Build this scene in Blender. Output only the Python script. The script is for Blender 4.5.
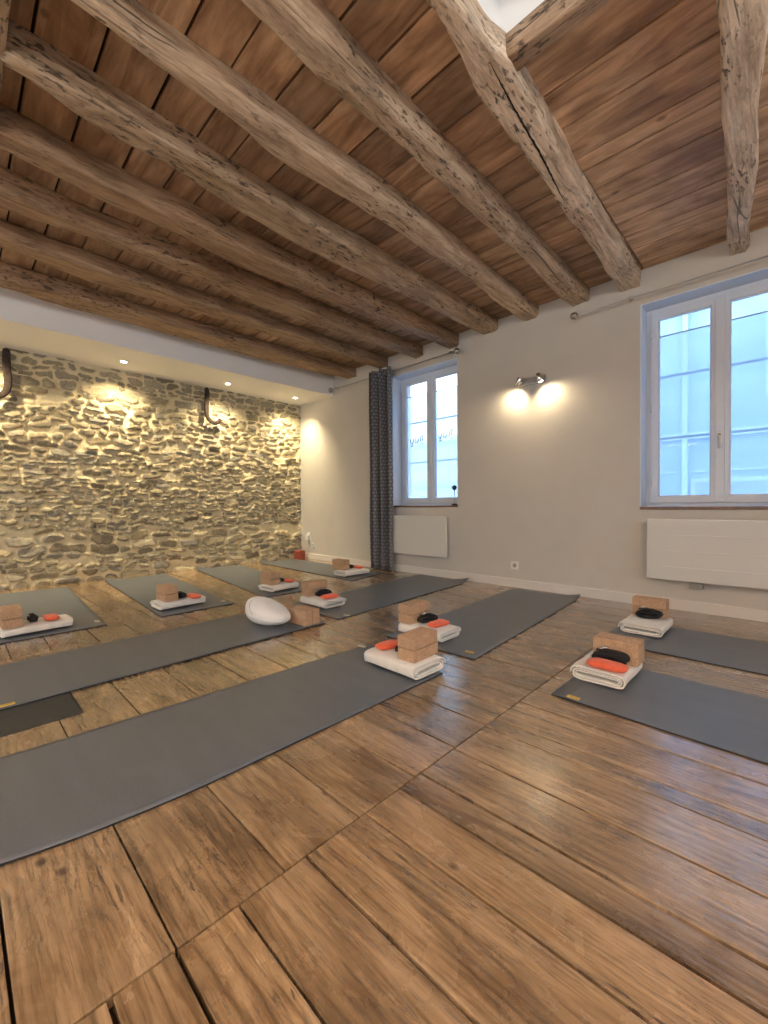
import bpy, bmesh, math, random
import numpy as np
from mathutils import Vector, Matrix, noise

random.seed(7)
PI = math.pi
for o in list(bpy.data.objects):
    bpy.data.objects.remove(o, do_unlink=True)
scene = bpy.context.scene
COL = scene.collection

# ------------------------------------------------------------------ camera
FPX = 421.0
yaw, pitch, roll = math.radians(44.17), math.radians(-0.86), math.radians(-0.41)
cam_d = bpy.data.cameras.new('camera')
cam_d.sensor_fit = 'HORIZONTAL'
cam_d.sensor_width = 36.0
cam_d.lens = FPX / 768.0 * 36.0
cam_d.clip_start = 0.02
cam = bpy.data.objects.new('camera', cam_d)
COL.objects.link(cam)
F = Vector((-math.sin(yaw), math.cos(yaw), 0))
R = Vector((math.cos(yaw), math.sin(yaw), 0))
U = Vector((0, 0, 1))
F2 = F * math.cos(pitch) + U * math.sin(pitch)
U2 = U * math.cos(pitch) - F * math.sin(pitch)
R3 = R * math.cos(roll) + U2 * math.sin(roll)
U3 = U2 * math.cos(roll) - R * math.sin(roll)
m = Matrix((R3, U3, -F2)).transposed().to_4x4()
m.translation = Vector((0, 0, 0.85))
cam.matrix_world = m
scene.camera = cam

# ------------------------------------------------------------------ world, exposure
WORLD_STRENGTH = 5.5
world = bpy.data.worlds.new('world')
scene.world = world
world.use_nodes = True
bg = world.node_tree.nodes['Background']
bg.inputs[0].default_value = (0.76, 0.88, 1.0, 1)
bg.inputs[1].default_value = WORLD_STRENGTH
scene.view_settings.view_transform = 'Standard'
scene.view_settings.look = 'None'
scene.view_settings.gamma = 1
scene.view_settings.use_curve_mapping = False
scene.view_settings.exposure = 0.12

# ------------------------------------------------------------------ room numbers
YW = 4.05        # window wall, inner face
XL = -5.88       # stone wall
XR = 2.6
YB = -3.2
ZC = 2.80        # underside of the ceiling boards
ZS = 2.51        # underside of the soffit
XF = -4.98       # front of the soffit
SHAFT = (-0.90, 0.75, 0.35, 1.64)   # opening in the ceiling x0 x1 y0 y1
ADDED_SIDE_WINDOWS = [(-2.2, -1.0), (0.7, 2.3)]      # added on the right wall for fill light, beyond the frame: y0 y1
ADDED_REAR_WINDOWS = [(-4.4, -3.2), (-1.4, -0.2)]  # added for fill light on the wall behind the camera: x0 x1
SZ = (0.75, 2.5)
ADDED_ROOFLIGHT = (-0.35, 0.25, 0.55, 1.05)   # hole added at the head of that shaft to let sky light in
WINDOWS = [(-3.77, -2.75, 0.845, 2.53), (-0.925, 0.10, 0.82, 2.515)]

def area(name, loc, rot, sx, sy, power, color, portal=False):
    l = bpy.data.lights.new(name, 'AREA')
    l.shape = 'RECTANGLE'; l.size = sx; l.size_y = sy
    l.energy = power; l.color = color
    if portal: l.cycles.is_portal = True
    o = bpy.data.objects.new(name, l); COL.objects.link(o)
    o.location = loc; o.rotation_euler = rot
    return o

# sky portals in the two windows and at the head of the shaft
for k, (x0, x1, z0, z1) in enumerate(WINDOWS):
    area('window_portal', ((x0+x1)/2, YW+0.36, (z0+z1)/2), (-PI/2, 0, 0), x1-x0, z1-z0, 1, (1, 1, 1), True)
for y0, y1 in ADDED_SIDE_WINDOWS:
    area('window_portal', (XR+0.12, (y0+y1)/2, (SZ[0]+SZ[1])/2), (0, PI/2, 0), SZ[1]-SZ[0], y1-y0, 1, (1, 1, 1), True)
for x0, x1 in ADDED_REAR_WINDOWS:
    area('window_portal', ((x0+x1)/2, YB-0.12, (SZ[0]+SZ[1])/2), (PI/2, 0, 0), x1-x0, SZ[1]-SZ[0], 1, (1, 1, 1), True)
area('shaft_portal', ((ADDED_ROOFLIGHT[0]+ADDED_ROOFLIGHT[1])/2, (ADDED_ROOFLIGHT[2]+ADDED_ROOFLIGHT[3])/2, 3.86), (0, 0, 0), 0.6, 0.5, 1, (1, 1, 1), True)

# ------------------------------------------------------------------ materials
def mat(name):
    m_ = bpy.data.materials.new(name); m_.use_nodes = True
    return m_, m_.node_tree, m_.node_tree.nodes['Principled BSDF']

def N(nt, typ, **kw):
    n = nt.nodes.new(typ)
    for k, v in kw.items():
        if k in n.inputs: n.inputs[k].default_value = v
        else: setattr(n, k, v)
    return n

def L(nt, a, b): nt.links.new(a, b)

def ramp(nt, fac, stops, interp='LINEAR'):
    r = nt.nodes.new('ShaderNodeValToRGB'); r.color_ramp.interpolation = interp
    cr = r.color_ramp
    while len(cr.elements) < len(stops): cr.elements.new(0.5)
    for e, (p, c) in zip(cr.elements, stops):
        e.position = p; e.color = (*c, 1) if len(c) == 3 else c
    L(nt, fac, r.inputs[0]); return r

def math_n(nt, op, a, b=None, c=None, clamp=False):
    n = nt.nodes.new('ShaderNodeMath'); n.operation = op; n.use_clamp = clamp
    for i, v in enumerate((a, b, c)):
        if v is None: continue
        if isinstance(v, (int, float)): n.inputs[i].default_value = v
        else: L(nt, v, n.inputs[i])
    return n.outputs[0]

def mix(nt, fac, a, b, blend='MIX'):
    n = nt.nodes.new('ShaderNodeMix'); n.data_type = 'RGBA'; n.blend_type = blend
    for i, v in ((0, fac), (6, a), (7, b)):
        if isinstance(v, (int, float)): n.inputs[i].default_value = v
        elif isinstance(v, tuple): n.inputs[i].default_value = (*v, 1) if len(v) == 3 else v
        else: L(nt, v, n.inputs[i])
    return n.outputs[2]

def pos(nt, scale=(1, 1, 1), add=None, rot=(0, 0, 0)):
    tc = nt.nodes.new('ShaderNodeTexCoord')
    v = tc.outputs['Object']
    if add is not None:
        va = nt.nodes.new('ShaderNodeVectorMath'); va.operation = 'ADD'
        L(nt, v, va.inputs[0]); L(nt, add, va.inputs[1]); v = va.outputs[0]
    mp = nt.nodes.new('ShaderNodeMapping'); mp.inputs['Scale'].default_value = scale
    mp.inputs['Rotation'].default_value = rot
    L(nt, v, mp.inputs[0]); return mp.outputs[0]

def noise_n(nt, vec, scale, detail=4, rough=0.55, dist=0.0):
    n = nt.nodes.new('ShaderNodeTexNoise')
    n.inputs['Scale'].default_value = scale; n.inputs['Detail'].default_value = detail
    n.inputs['Roughness'].default_value = rough; n.inputs['Distortion'].default_value = dist
    L(nt, vec, n.inputs['Vector']); return n.outputs['Fac']

def bump(nt, h, strength, dist, prev=None):
    b = nt.nodes.new('ShaderNodeBump'); b.inputs['Strength'].default_value = strength
    b.inputs['Distance'].default_value = dist; L(nt, h, b.inputs['Height'])
    if prev is not None: L(nt, prev, b.inputs['Normal'])
    return b.outputs[0]

def plain(name, col, rough=0.5, metal=0.0, nscale=0, namp=0.0, bstr=0.0, bscale=200, sheen=0):
    m_, nt, p = mat(name)
    p.inputs['Base Color'].default_value = (*col, 1)
    p.inputs['Roughness'].default_value = rough
    p.inputs['Metallic'].default_value = metal
    if sheen: p.inputs['Sheen Weight'].default_value = sheen
    if nscale:
        f = noise_n(nt, pos(nt), nscale)
        c0 = tuple(max(0, c*(1-namp)) for c in col); c1 = tuple(min(1, c*(1+namp)) for c in col)
        L(nt, ramp(nt, f, [(0.3, c0), (0.7, c1)]).outputs[0], p.inputs['Base Color'])
    if bstr:
        L(nt, bump(nt, noise_n(nt, pos(nt), bscale, 3), bstr, 0.002), p.inputs['Normal'])
    return m_

def emis(name, col, strength):
    m_, nt, p = mat(name)
    p.inputs['Base Color'].default_value = (0, 0, 0, 1)
    p.inputs['Emission Color'].default_value = (*col, 1)
    p.inputs['Emission Strength'].default_value = strength
    return m_

def attr_vec(nt, name, k):
    a = nt.nodes.new('ShaderNodeAttribute'); a.attribute_name = name
    vm = nt.nodes.new('ShaderNodeVectorMath'); vm.operation = 'SCALE'; vm.inputs['Scale'].default_value = k
    L(nt, a.outputs['Color'], vm.inputs[0]); return a, vm.outputs[0]

# floorboards: grain runs along X, one random colour per board in attribute "board"
def floor_mat():
    m_, nt, p = mat('old_pine_floorboards')
    a, off = attr_vec(nt, 'board', 37.0)
    sep = nt.nodes.new('ShaderNodeSeparateColor'); L(nt, a.outputs['Color'], sep.inputs[0])
    v = pos(nt, (1.0, 8.0, 1), off)
    g = noise_n(nt, v, 2.0, 9, 0.62, 0.7)
    g2 = noise_n(nt, pos(nt, (3.5, 75, 1), off), 2.2, 6, 0.65, 0.5)
    w = nt.nodes.new('ShaderNodeTexWave'); w.wave_type = 'BANDS'; w.bands_direction = 'Y'
    w.inputs['Scale'].default_value = 6; w.inputs['Distortion'].default_value = 14
    w.inputs['Detail'].default_value = 3; w.inputs['Detail Scale'].default_value = 0.55
    w.inputs['Detail Roughness'].default_value = 0.5
    L(nt, pos(nt, (0.5, 2.2, 1), off), w.inputs['Vector'])
    base = ramp(nt, g, [(0.27, (0.104, 0.068, 0.040)), (0.43, (0.252, 0.176, 0.100)), (0.58, (0.382, 0.276, 0.164)), (0.78, (0.55, 0.425, 0.285))]).outputs[0]
    wl = ramp(nt, w.outputs['Fac'], [(0.0, (0.60, 0.55, 0.50)), (0.22, (0.95, 0.94, 0.92)), (1.0, (1.08, 1.07, 1.05))]).outputs[0]
    wz = noise_n(nt, pos(nt, (1, 2, 1), off), 0.9, 2, 0.5)
    c = mix(nt, ramp(nt, wz, [(0.40, (0.1, 0.1, 0.1)), (0.62, (0.85, 0.85, 0.85))]).outputs[0], base, wl, 'MULTIPLY')
    mot = noise_n(nt, pos(nt, (1.6, 2.6, 1), off), 3.2, 6, 0.62, 0.8)
    c = mix(nt, 0.75, c, ramp(nt, mot, [(0.32, (0.58, 0.52, 0.47)), (0.50, (1.0, 0.98, 0.96)), (0.72, (1.16, 1.12, 1.05))]).outputs[0], 'MULTIPLY')
    fine = ramp(nt, g2, [(0.34, (0.50, 0.45, 0.41)), (0.50, (1, 1, 1)), (0.75, (1.15, 1.13, 1.1))]).outputs[0]
    c = mix(nt, 0.75, c, fine, 'MULTIPLY')
    # worn dark scratches and pits
    blot = noise_n(nt, pos(nt, (1, 1.6, 1), off), 1.6, 4, 0.6, 0.4)
    pits = noise_n(nt, pos(nt, (4, 24, 1), off), 4.5, 6, 0.74, 0.7)
    pm = math_n(nt, 'MULTIPLY', ramp(nt, pits, [(0.54, (0, 0, 0)), (0.61, (1, 1, 1))]).outputs[0],
                ramp(nt, blot, [(0.42, (0, 0, 0)), (0.60, (1, 1, 1))]).outputs[0])
    c = mix(nt, math_n(nt, 'MULTIPLY', pm, 0.8), c, (0.045, 0.022, 0.012))
    # knots and nail holes
    vo = nt.nodes.new('ShaderNodeTexVoronoi'); vo.inputs['Scale'].default_value = 3.6
    L(nt, pos(nt, (1, 1.5, 1), off), vo.inputs['Vector'])
    kn = ramp(nt, vo.outputs['Distance'], [(0.035, (1, 1, 1)), (0.075, (0, 0, 0))]).outputs[0]
    c = mix(nt, math_n(nt, 'MULTIPLY', kn, 0.85), c, (0.04, 0.018, 0.01))
    # colour of the single board
    tint = ramp(nt, sep.outputs[0], [(0, (0.82, 0.80, 0.78)), (0.5, (0.98, 0.96, 0.94)), (1, (1.14, 1.09, 1.02))]).outputs[0]
    c = mix(nt, 1.0, c, tint, 'MULTIPLY')
    big = noise_n(nt, pos(nt, (1, 1, 1)), 0.9, 3, 0.5)
    c = mix(nt, 0.6, c, ramp(nt, big, [(0.35, (0.80, 0.80, 0.82)), (0.65, (1.15, 1.08, 1.0))]).outputs[0], 'MULTIPLY')
    L(nt, c, p.inputs['Base Color'])
    wear = noise_n(nt, pos(nt, (1.2, 2.2, 1), off), 2.6, 6, 0.65, 0.5)
    r = ramp(nt, wear, [(0.35, (0.13, 0.13, 0.13)), (0.65, (0.36, 0.36, 0.36))]).outputs[0]
    r = math_n(nt, 'ADD', r, math_n(nt, 'MULTIPLY', pm, 0.3), clamp=True)
    L(nt, r, p.inputs['Roughness'])
    p.inputs['Specular IOR Level'].default_value = 0.75
    p.inputs['Coat Weight'].default_value = 0.8; p.inputs['Coat Roughness'].default_value = 0.16
    h = math_n(nt, 'SUBTRACT', math_n(nt, 'ADD', g, math_n(nt, 'MULTIPLY', w.outputs['Fac'], 0.25)), math_n(nt, 'MULTIPLY', math_n(nt, 'ADD', pm, kn), 0.6))
    n1 = bump(nt, h, 0.35, 0.004)
    n2 = bump(nt, g2, 0.22, 0.0015, n1)
    L(nt, n2, p.inputs['Normal'])
    L(nt, bump(nt, math_n(nt, 'ADD', g, g2), 0.12, 0.002), p.inputs['Coat Normal'])
    return m_

def ceiling_mat():
    m_, nt, p = mat('ceiling_board_wood')
    a, off = attr_vec(nt, 'board', 23.0)
    sep = nt.nodes.new('ShaderNodeSeparateColor'); L(nt, a.outputs['Color'], sep.inputs[0])
    g = noise_n(nt, pos(nt, (1.0, 7.0, 1), off), 2.2, 8, 0.6, 0.8)
    base = ramp(nt, g, [(0.28, (0.17, 0.097, 0.053)), (0.45, (0.33, 0.208, 0.122)), (0.60, (0.45, 0.305, 0.188)), (0.80, (0.58, 0.42, 0.275))]).outputs[0]
    bl = noise_n(nt, pos(nt, (1.3, 2.2, 1), off), 2.4, 5, 0.6, 0.5)
    c = mix(nt, 0.85, base, ramp(nt, bl, [(0.34, (0.62, 0.55, 0.50)), (0.52, (1.0, 0.98, 0.95)), (0.75, (1.25, 1.2, 1.12))]).outputs[0], 'MULTIPLY')
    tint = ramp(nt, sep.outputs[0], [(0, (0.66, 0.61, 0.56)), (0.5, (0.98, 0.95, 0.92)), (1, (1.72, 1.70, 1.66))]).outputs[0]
    c = mix(nt, 1.0, c, tint, 'MULTIPLY')
    vo = nt.nodes.new('ShaderNodeTexVoronoi'); vo.inputs['Scale'].default_value = 3.0
    L(nt, pos(nt, (1, 1.5, 1), off), vo.inputs['Vector'])
    kn = ramp(nt, vo.outputs['Distance'], [(0.04, (1, 1, 1)), (0.09, (0, 0, 0))]).outputs[0]
    c = mix(nt, math_n(nt, 'MULTIPLY', kn, 0.6), c, (0.05, 0.022, 0.012))
    L(nt, c, p.inputs['Base Color'])
    p.inputs['Roughness'].default_value = 0.6
    L(nt, bump(nt, g, 0.4, 0.006), p.inputs['Normal'])
    return m_

def beam_mat():
    m_, nt, p = mat('hewn_oak_beam')
    oi = nt.nodes.new('ShaderNodeObjectInfo')
    vm = nt.nodes.new('ShaderNodeCombineXYZ'); L(nt, math_n(nt, 'MULTIPLY', oi.outputs['Random'], 50.0), vm.inputs[0])
    off = vm.outputs[0]
    a = nt.nodes.new('ShaderNodeAttribute'); a.attribute_name = 'grain'
    va = nt.nodes.new('ShaderNodeVectorMath'); va.operation = 'ADD'; L(nt, a.outputs['Vector'], va.inputs[0]); L(nt, off, va.inputs[1])
    def mp(s):
        q = nt.nodes.new('ShaderNodeMapping'); q.inputs['Scale'].default_value = s; L(nt, va.outputs[0], q.inputs[0]); return q.outputs[0]
    g = noise_n(nt, mp((10, 1.8, 10)), 1.6, 10, 0.7, 0.5)
    g2 = noise_n(nt, mp((70, 3.0, 70)), 1.4, 4, 0.6, 0.4)
    base = ramp(nt, g, [(0.26, (0.15, 0.098, 0.060)), (0.42, (0.33, 0.235, 0.155)), (0.56, (0.46, 0.345, 0.240)), (0.76, (0.60, 0.49, 0.37))]).outputs[0]
    c = mix(nt, 0.8, base, ramp(nt, g2, [(0.32, (0.60, 0.55, 0.52)), (0.52, (1, 1, 1)), (0.9, (1.18, 1.15, 1.12))]).outputs[0], 'MULTIPLY')
    holes = noise_n(nt, mp((20, 6, 20)), 2.6, 4, 0.65, 0.1)
    hz = noise_n(nt, mp((1.5, 1.2, 1.5)), 1.3, 2, 0.5)
    hm = math_n(nt, 'MULTIPLY', ramp(nt, holes, [(0.56, (0, 0, 0)), (0.62, (1, 1, 1))]).outputs[0], ramp(nt, hz, [(0.42, (0, 0, 0)), (0.58, (1, 1, 1))]).outputs[0])
    # long shakes (drying cracks)
    cr = noise_n(nt, mp((7, 0.22, 7)), 1.6, 1, 0.4, 0.2)
    cm = ramp(nt, cr, [(0.490, (0, 0, 0)), (0.500, (1, 1, 1)), (0.510, (0, 0, 0))]).outputs[0]
    cm = math_n(nt, 'MULTIPLY', cm, ramp(nt, noise_n(nt, mp((1, 1.2, 1)), 1.1, 2), [(0.50, (0, 0, 0)), (0.58, (1, 1, 1))]).outputs[0])
    dk = math_n(nt, 'MAXIMUM', hm, cm)
    c = mix(nt, math_n(nt, 'MULTIPLY', dk, 0.85), c, (0.045, 0.026, 0.017))
    # tint per beam; right-hand ones paler, window light put into their colour
    oc = nt.nodes.new('ShaderNodeMix'); oc.data_type = 'RGBA'; oc.blend_type = 'MULTIPLY'; oc.inputs[0].default_value = 1
    L(nt, c, oc.inputs[6]); L(nt, oi.outputs['Color'], oc.inputs[7])
    L(nt, oc.outputs[2], p.inputs['Base Color'])
    p.inputs['Roughness'].default_value = 0.65
    h = math_n(nt, 'SUBTRACT', math_n(nt, 'ADD', g, math_n(nt, 'MULTIPLY', g2, 0.4)), math_n(nt, 'MULTIPLY', dk, 1.0))
    L(nt, bump(nt, h, 0.75, 0.012), p.inputs['Normal'])
    return m_

def stone_mat():
    m_, nt, p = mat('rubble_stone_and_lime_mortar')
    a = nt.nodes.new('ShaderNodeAttribute'); a.attribute_name = 'stone'
    s = nt.nodes.new('ShaderNodeSeparateColor'); L(nt, a.outputs['Color'], s.inputs[0])
    n1 = noise_n(nt, pos(nt), 9, 6, 0.65)
    n2 = noise_n(nt, pos(nt), 45, 5, 0.65)
    stone = ramp(nt, s.outputs[1], [(0.0, (0.20, 0.165, 0.115)), (0.25, (0.30, 0.255, 0.175)), (0.5, (0.38, 0.32, 0.21)), (0.75, (0.26, 0.24, 0.20)), (1.0, (0.48, 0.41, 0.27))]).outputs[0]
    stone = mix(nt, 0.9, stone, ramp(nt, n2, [(0.3, (0.60, 0.58, 0.55)), (0.5, (1, 1, 1)), (0.75, (1.35, 1.3, 1.2))]).outputs[0], 'MULTIPLY')
    mortar = ramp(nt, n1, [(0.3, (0.68, 0.58, 0.37)), (0.7, (0.80, 0.70, 0.47))]).outputs[0]
    k = math_n(nt, 'ADD', s.outputs[0], math_n(nt, 'MULTIPLY', math_n(nt, 'SUBTRACT', n2, 0.5), 0.9))
    k = ramp(nt, k, [(0.38, (0, 0, 0)), (0.60, (1, 1, 1))]).outputs[0]
    L(nt, mix(nt, k, mortar, stone), p.inputs['Base Color'])
    p.inputs['Roughness'].default_value = 0.9
    L(nt, bump(nt, n2, 0.7, 0.012), p.inputs['Normal'])
    return m_

def mat_fabric():
    m_, nt, p = mat('charcoal_mat_foam')
    n = noise_n(nt, pos(nt), 420, 2, 0.6)
    n2 = noise_n(nt, pos(nt, (1, 6, 1)), 2.2, 3, 0.5)
    c = ramp(nt, n, [(0.3, (0.084, 0.096, 0.112)), (0.7, (0.132, 0.150, 0.174))]).outputs[0]
    c = mix(nt, 0.35, c, ramp(nt, n2, [(0.35, (0.8, 0.8, 0.8)), (0.65, (1.15, 1.15, 1.15))]).outputs[0], 'MULTIPLY')
    L(nt, c, p.inputs['Base Color'])
    p.inputs['Roughness'].default_value = 0.42
    p.inputs['Specular IOR Level'].default_value = 0.85
    L(nt, bump(nt, n, 0.5, 0.0012), p.inputs['Normal'])
    return m_

def cork_mat():
    m_, nt, p = mat('pressed_cork')
    oi = nt.nodes.new('ShaderNodeObjectInfo')
    vm = nt.nodes.new('ShaderNodeCombineXYZ'); L(nt, math_n(nt, 'MULTIPLY', oi.outputs['Random'], 20.0), vm.inputs[0])
    v = pos(nt, (1, 1, 1), vm.outputs[0])
    n = noise_n(nt, v, 160, 3, 0.7)
    n2 = noise_n(nt, v, 30, 4, 0.6)
    c = ramp(nt, n, [(0.30, (0.27, 0.155, 0.085)), (0.46, (0.475, 0.305, 0.185)), (0.75, (0.59, 0.41, 0.265))]).outputs[0]
    c = mix(nt, 0.6, c, ramp(nt, n2, [(0.35, (0.85, 0.83, 0.80)), (0.65, (1.1, 1.1, 1.1))]).outputs[0], 'MULTIPLY')
    L(nt, c, p.inputs['Base Color'])
    p.inputs['Roughness'].default_value = 0.8
    L(nt, bump(nt, n, 0.3, 0.001), p.inputs['Normal'])
    return m_

def curtain_mat():
    m_, nt, p = mat('grey_jacquard_curtain')
    uv = nt.nodes.new('ShaderNodeUVMap'); uv.uv_map = 'UVMap'
    s = nt.nodes.new('ShaderNodeSeparateXYZ'); L(nt, uv.outputs[0], s.inputs[0])
    row = math_n(nt, 'FLOOR', math_n(nt, 'MULTIPLY', s.outputs[1], 1/0.045))
    shift = math_n(nt, 'MULTIPLY', math_n(nt, 'MODULO', row, 2.0), 0.5)
    u = math_n(nt, 'SUBTRACT', math_n(nt, 'FRACT', math_n(nt, 'ADD', math_n(nt, 'MULTIPLY', s.outputs[0], 1/0.05), shift)), 0.5)
    v = math_n(nt, 'SUBTRACT', math_n(nt, 'FRACT', math_n(nt, 'MULTIPLY', s.outputs[1], 1/0.045)), 0.5)
    d = math_n(nt, 'ADD', math_n(nt, 'MULTIPLY', math_n(nt, 'MULTIPLY', u, u), 1.3), math_n(nt, 'MULTIPLY', math_n(nt, 'MULTIPLY', v, v), 3.2))
    k = ramp(nt, d, [(0.10, (1, 1, 1)), (0.16, (0, 0, 0))]).outputs[0]
    L(nt, mix(nt, k, (0.105, 0.107, 0.112), (0.27, 0.275, 0.29)), p.inputs['Base Color'])
    p.inputs['Roughness'].default_value = 0.55
    p.inputs['Sheen Weight'].default_value = 0.3
    return m_

def glass_mat():
    m_, nt, p = mat('window_glass')
    nt.nodes.remove(p)
    out = nt.nodes['Material Output']
    tr = N(nt, 'ShaderNodeBsdfTransparent'); tr.inputs[0].default_value = (0.96, 0.985, 1, 1)
    gl = N(nt, 'ShaderNodeBsdfGlossy'); gl.inputs['Roughness'].default_value = 0.02
    fr = N(nt, 'ShaderNodeFresnel'); fr.inputs[0].default_value = 1.45
    mx = N(nt, 'ShaderNodeMixShader')
    L(nt, fr.outputs[0], mx.inputs[0]); L(nt, tr.outputs[0], mx.inputs[1]); L(nt, gl.outputs[0], mx.inputs[2])
    L(nt, mx.outputs[0], out.inputs[0]); return m_

def film_mat():
    m_, nt, p = mat('translucent_window_film')
    nt.nodes.remove(p)
    out = nt.nodes['Material Output']
    tr = N(nt, 'ShaderNodeBsdfTransparent'); tr.inputs[0].default_value = (0.90, 0.96, 1, 1)
    tl = N(nt, 'ShaderNodeBsdfTranslucent'); tl.inputs[0].default_value = (0.86, 0.93, 1.0, 1)
    mx = N(nt, 'ShaderNodeMixShader'); mx.inputs[0].default_value = 0.42
    L(nt, tr.outputs[0], mx.inputs[1]); L(nt, tl.outputs[0], mx.inputs[2])
    L(nt, mx.outputs[0], out.inputs[0]); return m_

M = dict(
    floor=floor_mat(), ceil=ceiling_mat(), beam=beam_mat(), stone=stone_mat(), mat=mat_fabric(), cork=cork_mat(),
    curtain=curtain_mat(), glass=glass_mat(), film=film_mat(),
    gap=plain('dark_underfloor', (0.018, 0.011, 0.007), 0.9),
    wall=plain('warm_white_plaster', (0.61, 0.58, 0.525), 0.75, nscale=3, namp=0.03, bstr=0.10, bscale=60),
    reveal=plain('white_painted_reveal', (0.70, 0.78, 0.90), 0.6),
    soffit=plain('white_plasterboard', (0.87, 0.86, 0.84), 0.7),
    skirting=plain('white_gloss_skirting', (0.76, 0.73, 0.68), 0.35),
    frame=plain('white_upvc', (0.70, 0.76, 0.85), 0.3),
    sill=plain('brown_wood_sill', (0.20, 0.11, 0.065), 0.4, nscale=20, namp=0.3),
    heater=plain('glossy_white_enamel', (0.72, 0.72, 0.68), 0.18),
    plastic=plain('white_plastic', (0.80, 0.79, 0.76), 0.35),
    shade=plain('grey_plastic', (0.36, 0.35, 0.31), 0.45),
    dark=plain('dark_rubber_edge', (0.012, 0.012, 0.014), 0.7),
    tag=plain('yellow_tag_cloth', (0.80, 0.56, 0.10), 0.6, nscale=80, namp=0.2),
    paletag=plain('pale_tag_cloth', (0.78, 0.70, 0.50), 0.6, nscale=80, namp=0.2),
    towel=plain('cream_cotton', (0.80, 0.765, 0.69), 0.9, nscale=25, namp=0.05, bstr=0.5, bscale=260, sheen=0.3),
    orange=plain('coral_orange_cloth', (0.82, 0.135, 0.055), 0.75, nscale=30, namp=0.12, bstr=0.3, bscale=200, sheen=0.2),
    strap=plain('black_cotton_webbing', (0.010, 0.010, 0.012), 0.8, bstr=0.6, bscale=400),
    steel=plain('brushed_steel', (0.62, 0.60, 0.57), 0.28, 1.0),
    chrome=plain('bright_steel', (0.85, 0.85, 0.85), 0.15, 1.0),
    rod=plain('brushed_rod_metal', (0.45, 0.42, 0.38), 0.3, 1.0),
    rust=plain('rusty_forged_iron', (0.034, 0.020, 0.015), 0.85, 0.1, nscale=40, namp=0.5, bstr=0.8, bscale=60),
    zafu=plain('white_cushion_cotton', (0.82, 0.80, 0.75), 0.85, nscale=10, namp=0.04, bstr=0.4, bscale=220, sheen=0.3),
    rug=plain('dark_olive_mat', (0.040, 0.042, 0.034), 0.85, nscale=120, namp=0.25, bstr=0.5, bscale=300),
    terra=plain('terracotta', (0.33, 0.075, 0.045), 0.8, nscale=25, namp=0.25, bstr=0.4, bscale=80),
    brownblk=plain('mauve_brown_cork', (0.36, 0.22, 0.15), 0.85, nscale=90, namp=0.2),
    teal=plain('dark_teal_glaze', (0.03, 0.075, 0.08), 0.3),
    facade=plain('pale_blue_grey_render', (0.27, 0.42, 0.66), 0.9, nscale=2.5, namp=0.16),
    facade2=plain('pale_render', (0.62, 0.72, 0.80), 0.9, nscale=2.0, namp=0.12),
    pipe=plain('pale_blue_trim', (0.48, 0.64, 0.82), 0.5),
    bar=plain('blue_grey_iron', (0.10, 0.15, 0.24), 0.6),
    ink=plain('faded_window_lettering', (0.16, 0.20, 0.26), 0.8),
    winroom=plain('dark_window_pane', (0.30, 0.42, 0.60), 0.3),
    street=plain('pale_pavement', (0.50, 0.50, 0.50), 0.9),
    lamp=emis('warm_bulb', (1.0, 0.84, 0.58), 60.0),
    led=emis('recessed_bulb', (1.0, 0.86, 0.62), 40.0),
    panel=emis('fill_lamp_diffuser', (1.0, 0.94, 0.86), 6.0),
)

# ------------------------------------------------------------------ mesh helpers
def link(name, me, parent=None):
    o = bpy.data.objects.new(name, me); COL.objects.link(o)
    if parent is not None: o.parent = parent
    return o

def obj(name, bm, mats, parent=None, smooth=False, loc=None):
    me = bpy.data.meshes.new(name); bm.to_mesh(me); bm.free()
    for m_ in (mats if isinstance(mats, (list, tuple)) else [mats]): me.materials.append(m_)
    if smooth:
        for p in me.polygons: p.use_smooth = True
    o = link(name, me, parent)
    if loc is not None: o.location = loc
    return o

def box(bm, a, b, bev=0.0, seg=2, mi=0, rotz=0.0):
    c = [(a[i]+b[i])/2 for i in range(3)]; s = [abs(b[i]-a[i]) for i in range(3)]
    mt = Matrix.Translation(c) @ Matrix.Rotation(rotz, 4, 'Z') @ Matrix.Diagonal((*s, 1))
    r = bmesh.ops.create_cube(bm, size=1, matrix=mt)
    vs = r['verts']; es = {e for v in vs for e in v.link_edges}
    fs = {f for v in vs for f in v.link_faces}
    for f in fs: f.material_index = mi
    if bev: bmesh.ops.bevel(bm, geom=list(es), offset=bev, segments=seg, affect='EDGES', profile=0.7)
    return vs

def tube(bm, pts, rad, n=12, mi=0, cap=True):
    rings = []; pts = [Vector(p) for p in pts]
    rads = rad if isinstance(rad, (list, tuple)) else [rad]*len(pts)
    up = Vector((0.13, 0.27, 0.95)).normalized()
    for i, p in enumerate(pts):
        t = (pts[min(i+1, len(pts)-1)] - pts[max(i-1, 0)]).normalized()
        if abs(t.dot(up)) > 0.97: up = Vector((1, 0.1, 0))
        a = t.cross(up).normalized(); b = t.cross(a).normalized()
        rings.append([bm.verts.new(p + (a*math.cos(q*2*PI/n) + b*math.sin(q*2*PI/n))*rads[i]) for q in range(n)])
    for i in range(len(rings)-1):
        for q in range(n):
            f = bm.faces.new((rings[i][q], rings[i][(q+1) % n], rings[i+1][(q+1) % n], rings[i+1][q])); f.smooth = True; f.material_index = mi
    if cap:
        for rr, fl in ((rings[0], 1), (rings[-1], 0)):
            f = bm.faces.new(rr[::-1] if not fl else rr); f.material_index = mi
    return rings

def ball(bm, c, r, n=16, scale=(1, 1, 1)):
    bmesh.ops.create_uvsphere(bm, u_segments=n, v_segments=n//2+2, radius=r, matrix=Matrix.Translation(c) @ Matrix.Diagonal((*scale, 1)))

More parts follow.
